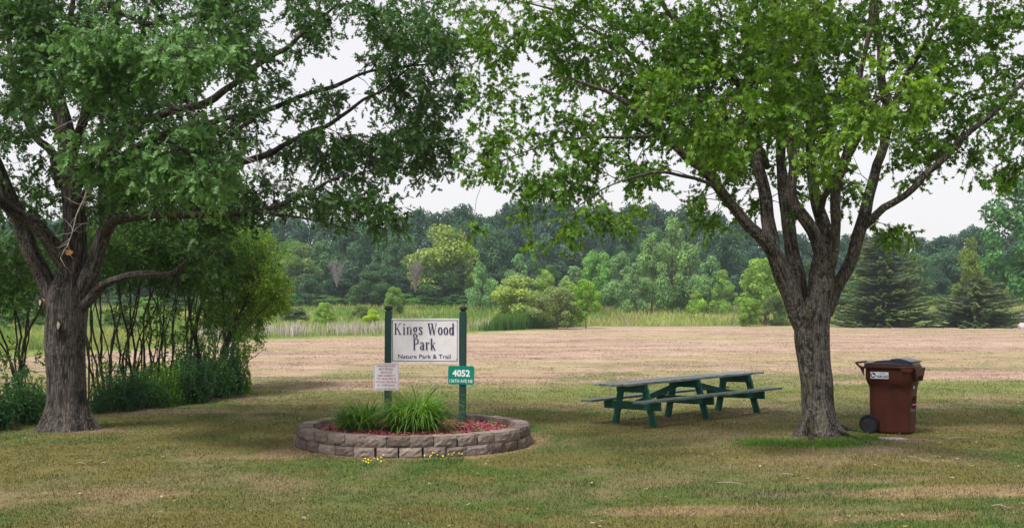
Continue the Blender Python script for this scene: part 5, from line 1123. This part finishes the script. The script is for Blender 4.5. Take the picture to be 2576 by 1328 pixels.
for a_ in [
    (760, 622, 196, 135, 'dome', (.125, .20, .06), 'rounded olive green tree at the left of the far wood'),
    (890, 572, 208, 140, 'round', (.055, .12, .065), 'tall blue-green tree with sparse left edge in the far wood'),
    (985, 600, 202, 100, 'round', (.055, .115, .055), 'dark rounded tree between the blue-green and the yellow-green tree'),
    (1130, 584, 190, 215, 'dome', (.19, .265, .065), 'broad yellow-green tree above the left part of the sign'),
    (1130, 668, 188, 150, 'dome', (.075, .14, .055), 'darker green tree in front of the broad yellow-green one'),
    (768, 696, 184, 115, 'dome', (.05, .105, .05), 'dark rounded bush-like tree at the left of the marsh'),
    (925, 690, 182, 110, 'dome', (.055, .115, .04), 'dark green dome-shaped tree with yellowish top left of the sign'),
    (955, 670, 188, 120, 'dome', (.045, .10, .05), 'flat-topped dark tree behind the dome-shaped one'),
    (1208, 655, 168, 88, 'spire', (.135, .26, .10), 'slender pale green aspen right above the right sign post'),
    (1240, 590, 205, 120, 'round', (.06, .12, .06), 'green tree right of the broad yellow-green one'),
    (1305, 640, 172, 90, 'spire', (.13, .245, .105), 'slender pale green tree right of the aspen'),
    (1360, 600, 200, 130, 'dome', (.05, .10, .065), 'dark blue-green tree below the highest hump of the wood'),
    (1470, 585, 205, 130, 'dome', (.075, .125, .085), 'greyish green round tree in the middle of the wood'),
    (1445, 670, 160, 110, 'spire', (.15, .25, .11), 'feathery pale willow behind the marsh shrubs'),
    (1505, 640, 176, 96, 'round', (.12, .26, .06), 'light green round tree in front of the greyish one'),
    (1562, 618, 166, 115, 'spire', (.14, .245, .10), 'tall feathery green tree with pointed top left of the tallest poplar'),
    (1690, 548, 164, 135, 'spire', (.155, .26, .095), 'tallest pale green poplar-like tree in the middle distance'),
    (1640, 585, 161, 110, 'spire', (.145, .25, .09), 'pale poplar-like tree just left of the tallest one'),
    (1738, 590, 163, 110, 'spire', (.14, .245, .09), 'pale poplar-like tree just right of the tallest one'),
    (1600, 662, 158, 100, 'spire', (.14, .24, .095), 'pale tree at the left foot of the tallest poplar'),
    (1785, 640, 160, 110, 'spire', (.12, .22, .095), 'slim pale tree at the right foot of the tallest poplar'),
    (1810, 580, 190, 150, 'round', (.055, .11, .065), 'dark blue-green tree left of the maple trunk'),
    (1820, 680, 156, 86, 'spire', (.15, .26, .06), 'small pointed light tree left of the maple trunk'),
    (1752, 730, 152, 56, 'spire', (.19, .32, .05), 'small bright green sapling below the slim pale tree'),
    (2200, 620, 210, 120, 'round', (.05, .11, .06), 'dark tree of the far wood behind the left spruce'),
    (2380, 640, 205, 130, 'round', (.055, .115, .065), 'blue-green tree of the far wood between the two spruces'),
    (2310, 660, 190, 110, 'dome', (.06, .125, .05), 'mid green tree right of the left spruce top'),
    (2010, 660, 190, 110, 'round', (.06, .13, .05), 'green tree seen between the maple stems'),
]: ftree(*a_)
for a_ in [
    (992, 727, 150, 54, 'round', (.13, .22, .05), 'small round bright green bush left of the left sign post', None, 0, 'bush', 'round_bush'),
    (818, 766, 118, 64, 'dome', (.19, .31, .06), 'light green round bush in the marsh left of the sign', None, 0, 'bush', 'marsh_bush'),
    (940, 782, 108, 54, 'dome', (.28, .40, .04), 'yellow-green round bush in the marsh beside the left sign post', None, 0, 'bush', 'marsh_bush'),
    (740, 775, 126, 90, 'dome', (.11, .17, .07), 'dull green low bush in the marsh next to the thicket', None, 0, 'bush', 'marsh_bush'),
    (905, 770, 140, 60, 'dome', (.12, .18, .06), 'small dull bush behind the yellow-green one', None, 0, 'bush', 'marsh_bush'),
    (1312, 704, 116, 160, 'dome', (.23, .31, .085), 'olive yellow willow shrub at the left of the marsh shrub group', None, 0, 'shrub', 'willow_shrub'),
    (1400, 728, 112, 140, 'dome', (.16, .215, .08), 'grey-green shrub in the middle of the marsh shrub group', None, 0, 'shrub', 'willow_shrub'),
    (1372, 676, 120, 100, 'spire', (.21, .325, .08), 'yellow-green pointed shrub rising behind the grey-green one', None, 0, 'shrub', 'willow_shrub'),
    (1430, 692, 122, 90, 'spire', (.19, .29, .08), 'feathery shrub between the pointed shrub and the little tree', None, 0, 'shrub', 'willow_shrub'),
    (1474, 712, 114, 74, 'round', (.16, .30, .035), 'small bright tree with short forked trunk at the right of the marsh shrubs', None, .12, 'tree', 'small_tree'),
    (1925, 664, 132, 150, 'dome', (.18, .29, .06), 'yellow-green rounded bush beside the maple stems', None, 0, 'bush', 'round_bush'),
    (1886, 756, 124, 62, 'round', (.14, .25, .04), 'small dark-centred bush in front of the yellow-green rounded one', None, 0, 'bush', 'round_bush'),
    (1950, 742, 128, 70, 'dome', (.11, .165, .06), 'dull green bush touching the maple trunk outline', None, 0, 'bush', 'round_bush'),
    (2090, 735, 140, 60, 'dome', (.12, .20, .05), 'bush in the gap right of the maple trunk', None, 0, 'bush', 'round_bush'),
    (2370, 770, 150, 70, 'dome', (.13, .19, .06), 'pale bush seen between the two spruces', None, 0, 'bush', 'round_bush'),
    (60, 760, 90, 150, 'dome', (.08, .16, .05), 'green bush beyond the field left of the oak', None, 0, 'bush', 'round_bush'),
    (310, 790, 95, 120, 'dome', (.09, .17, .05), 'green bush beyond the field seen through the thicket stems', None, 0, 'bush', 'round_bush'),
    (560, 785, 100, 120, 'dome', (.10, .17, .06), 'green bush beyond the field behind the right shrubs', None, 0, 'bush', 'round_bush'),
]: ftree(*a_)
# big maple at the right picture edge, behind the spruces
for a_ in [(2584, 474, 140, 250, 'dome', (.060, .155, .048), 'large full green maple behind the right spruce at the picture edge', None, .08, 'tree', 'round_maple')]:
    r_ = ftree(*a_, var=1)
# bare grey shrubs
def bare(px, top, foot, Y, w, label, n=26):
    b = at(px, foot, Y); r_ = thing('bare_shrub', label, 'shrub', b); mb = MB(); W_ = w / F * Y; H_ = (foot - top) / F * Y
    for i_ in range(n):
        a_ = rng.uniform(0, 6.28); e = Vector((math.cos(a_) * W_ * .5 * rng.uniform(.2, 1), math.sin(a_) * W_ * .4, H_ * rng.uniform(.55, 1))); m_ = Vector((e.x * .3, e.y * .3, e.z * .5)) + Vector(rng.normal(0, .2, 3))
        mb.tube([(0, 0, 0), m_, e], [.05, .035, .012], 4)
        for k_ in range(7):
            t_ = rng.uniform(.3, 1); s_ = m_.lerp(e, t_); mb.tube([s_, s_ + Vector(rng.normal(0, .5, 3)) + Vector((0, 0, .3))], [.022, .008], 3)
    mb.build('bare_branches', M['dead_pale'], r_)
M['dead_pale'] = plain('dead_pale', (.24, .20, .205), .9, .2, 3)
bare(848, 650, 722, 183, 44, 'leafless grey shrub beside the rounded olive tree'); bare(1045, 650, 735, 181, 40, 'leafless pinkish grey shrub at the left foot of the broad yellow-green tree')

# ------------------------------------------------------------------ spruces
def spruce(px, foot, top, w, Y, label, n_lvl=26, seed=0, cl=None):
    r_ = np.random.default_rng(seed); b = at(px, foot, Y); H_ = (foot - top) / F * Y; W_ = w / F * Y / 2
    root = thing('spruce_tree', label, 'spruce', b); mb = MB(); mb.tube([(0, 0, -.3), (.05, 0, H_ * .5), (0, 0, H_ * .99)], [.24, .14, .02], 8)
    P = []; D = []; T = []
    for l in range(n_lvl):
        h = .05 + .93 * (l / n_lvl) ** .95; R_ = W_ * (1 - h) ** .44 * (.98 if h > .12 else .9) * (.88 + .24 * r_.uniform()) + .15; nb_ = max(5, int(13 * (1 - h) + 5))
        for k_ in range(nb_):
            a_ = r_.uniform(0, 6.283); L = R_ * r_.uniform(.5, 1.15); dirv = np.array([math.cos(a_), math.sin(a_), 0])
            m = max(12, int(L * 62)); s = r_.uniform(.12, 1, m) ** .75; p = dirv * (s * L)[:, None]; dr = -.42 * s + .36 * s ** 2
            p[:, 2] = h * H_ + dr * L; side = np.array([-dirv[1], dirv[0], 0]); lat = r_.normal(0, .16, m) * (L * .55) * np.sqrt(s) * (1.15 - s); p += side * lat[:, None]; p[:, 2] -= np.abs(lat) * .25 + r_.uniform(0, .16, m)
            P.append(p); D.append(dirv + side * np.sign(lat)[:, None] * .7 + [0, 0, -.25]); T.append(.30 + .25 * s ** 3 + .35 * h * (s > .6) + r_.normal(0, .1, m) + r_.normal(0, .1))
            mb.tube([(0, 0, h * H_), tuple(dirv * L * .5 + [0, 0, h * H_ - .07 * L]), tuple(dirv * L * .95 + [0, 0, h * H_ - .05 * L])], [.035, .022, .006], 4)
    P = np.concatenate(P); D = nrm(np.concatenate(D)); T = np.clip(np.concatenate(T), 0, 1); n = len(P); u = D; nn = nrm(np.array([0, 0, 1.]) + r_.normal(0, .45, (n, 3))); v = nrm(np.cross(u, nn)); s = (.20 * r_.uniform(.6, 1.3, n))[:, None]
    V = np.stack([P - u * s * .4, P + v * s * .42 - nn * s * .1, P + u * s, P - v * s * .42 - nn * s * .1], 1).reshape(-1, 3)
    mb.build('trunk', M['far_bark'], root); link('crown', npmesh('crown', V, [np.arange(n * 4).reshape(n, 4)], M['needle'], False, {'tint': np.repeat(T, 4)}), root); return root
spruce(2222, 828, 572, 285, 121, 'broad dark spruce with drooping boughs right of the maple', 30, 5)
spruce(2458, 829, 690, 290, 119, 'smaller wide spruce near the right picture edge', 18, 6)
ftree(2440, 606, 119.5, 84, 'cone', (.13, .19, .045), 'narrow yellow-green vine-covered tree rising from the right spruce', None, .25, 'tree', 'vine_tree', 0)
# boulders at the right edge
M['boulder'] = plain('boulder', (.46, .38, .40), .9, .2, 2, .3)
for i_, (px, py, w, lb) in enumerate([(2552, 797, 16, 'pink-grey boulder at the left end of the rock pile'), (2566, 789, 17, 'pink-grey boulder on top of the rock pile'), (2572, 800, 16, 'boulder at the front of the rock pile'), (2560, 801, 12, 'small boulder low in the rock pile'), (2585, 796, 18, 'large boulder at the picture edge of the rock pile')]):
    Y = 140; p = at(px, py, Y); rock('boulder', (p.x, p.y, p.z - .1), w / F * Y / 2, w / F * Y / 2 * .9, w / F * Y / 2 * .75, i_ + 5, lb, 'rock pile', M['boulder'])
p = at(2572, 822, 112); rock('boulder', (p.x, p.y, p.z), .5, .4, .42, 33, 'grey boulder in the grass right of the right spruce', None, M['boulder'])

# ------------------------------------------------------------------ marsh
def field(n, ylo, yhi, ulo, uhi, cond, hf, wf, colf, name, label, lean=(.05, .5)):
    y = ylo * (yhi / ylo) ** rng.uniform(0, 1, n); u = rng.uniform(ulo, uhi, n); x = u * y; k_ = cond(x, y); x, y = x[k_], y[k_]; n = len(x)
    blades(np.stack([x, y, zg(x, y) - .02], 1), hf(x, y, n), wf(x, y, n), rng.uniform(*lean, n), colf(x, y, n), name, M['grass'], label)
def mcol(x, y, n):
    a_ = fbm(x / 6, y / 12, 31); b_ = fbm(x / 2.5, y / 4, 33); c = mixc(np.array([.17, .29, .05])[None], np.array([.38, .41, .13])[None], sstep(.38, .62, a_))
    c = mixc(c, np.array([.09, .18, .045])[None], sstep(.52, .66, b_) * .7); c = mixc(c, np.array([.36, .26, .17])[None], sstep(.6, .72, fbm(x / 5, y / 6, 37)) * .8 * (x > 8))
    og = (rng.uniform(0, 1, n) < .012)[:, None]; return np.where(og, np.array([.60, .33, .03]), c * rng.uniform(.65, 1.4, (n, 1)))
field(230000, 48, 215, -.62, .62, lambda x, y: (marsh_edge(x, y) > rng.uniform(0, 1.5, len(x))) & (x < 34 + (y > 135) * 200), lambda x, y, n: rng.uniform(.35, 1.05, n) * (.55 + .9 * fbm(x / 4, y / 4, 35)) * sstep(-1, 7, marsh_edge(x, y) + 2.5), lambda x, y, n: y * .0006 * rng.uniform(.7, 1.5, n), mcol, 'marsh_grass', 'tall mixed marsh grass and goldenrod between the field and the wood')
field(60000, 60, 130, -.30, .06, lambda x, y: (marsh_edge(x, y) > 1.5) & (marsh_edge(x, y) < 7) & (fbm(x / .8, y / .8, 44, 3) > .50 - .02 * (x < -6)), lambda x, y, n: rng.uniform(.7, 1.35, n), lambda x, y, n: y * .0006 * rng.uniform(.6, 1.3, n), lambda x, y, n: np.array([.56, .50, .48]) * rng.uniform(.6, 1.3, (n, 1)), 'dead_reeds', 'pale dead reeds standing along the near edge of the marsh', (.0, .3))
field(90000, 95, 125, -.045, .06, lambda x, y: (marsh_edge(x, y) > .3) & (marsh_edge(x, y) < 9) & (x > -2.6 + .3 * rng.normal(size=len(x))) & (x < 5.4 + .3 * rng.normal(size=len(x))), lambda x, y, n: rng.uniform(.8, 1.9, n) * (1 - .55 * sstep(2.5, 5.2, x)) * (.5 + .5 * sstep(-2.6, -1.0, x)) * (.8 + .4 * fbm(x / .8, y / 2, 91)), lambda x, y, n: y * .00055 * rng.uniform(.6, 1.3, n), lambda x, y, n: np.array([.085, .19, .035]) * rng.uniform(.5, 1.6, (n, 1)), 'cattails', 'dense dark green cattails in front of the marsh shrubs', (.0, .18))

# ------------------------------------------------------------------ haze
hz = NT('haze'); hz.t.nodes.remove(hz.b); vol = hz.n('ShaderNodeVolumePrincipled')
vol.inputs['Color'].default_value = (.72, .86, 1.0, 1); vol.inputs['Density'].default_value = .00027; vol.inputs['Anisotropy'].default_value = .2
hz.t.links.new(vol.outputs[0], hz.o.inputs['Volume'])
mb = MB(); mb.box((0, 130, 14), (700, 360, 32), bev=0); ho = mb.build('haze', hz.m); tag(ho, 'thin summer haze between the lawn and the far wood', kind='stuff')
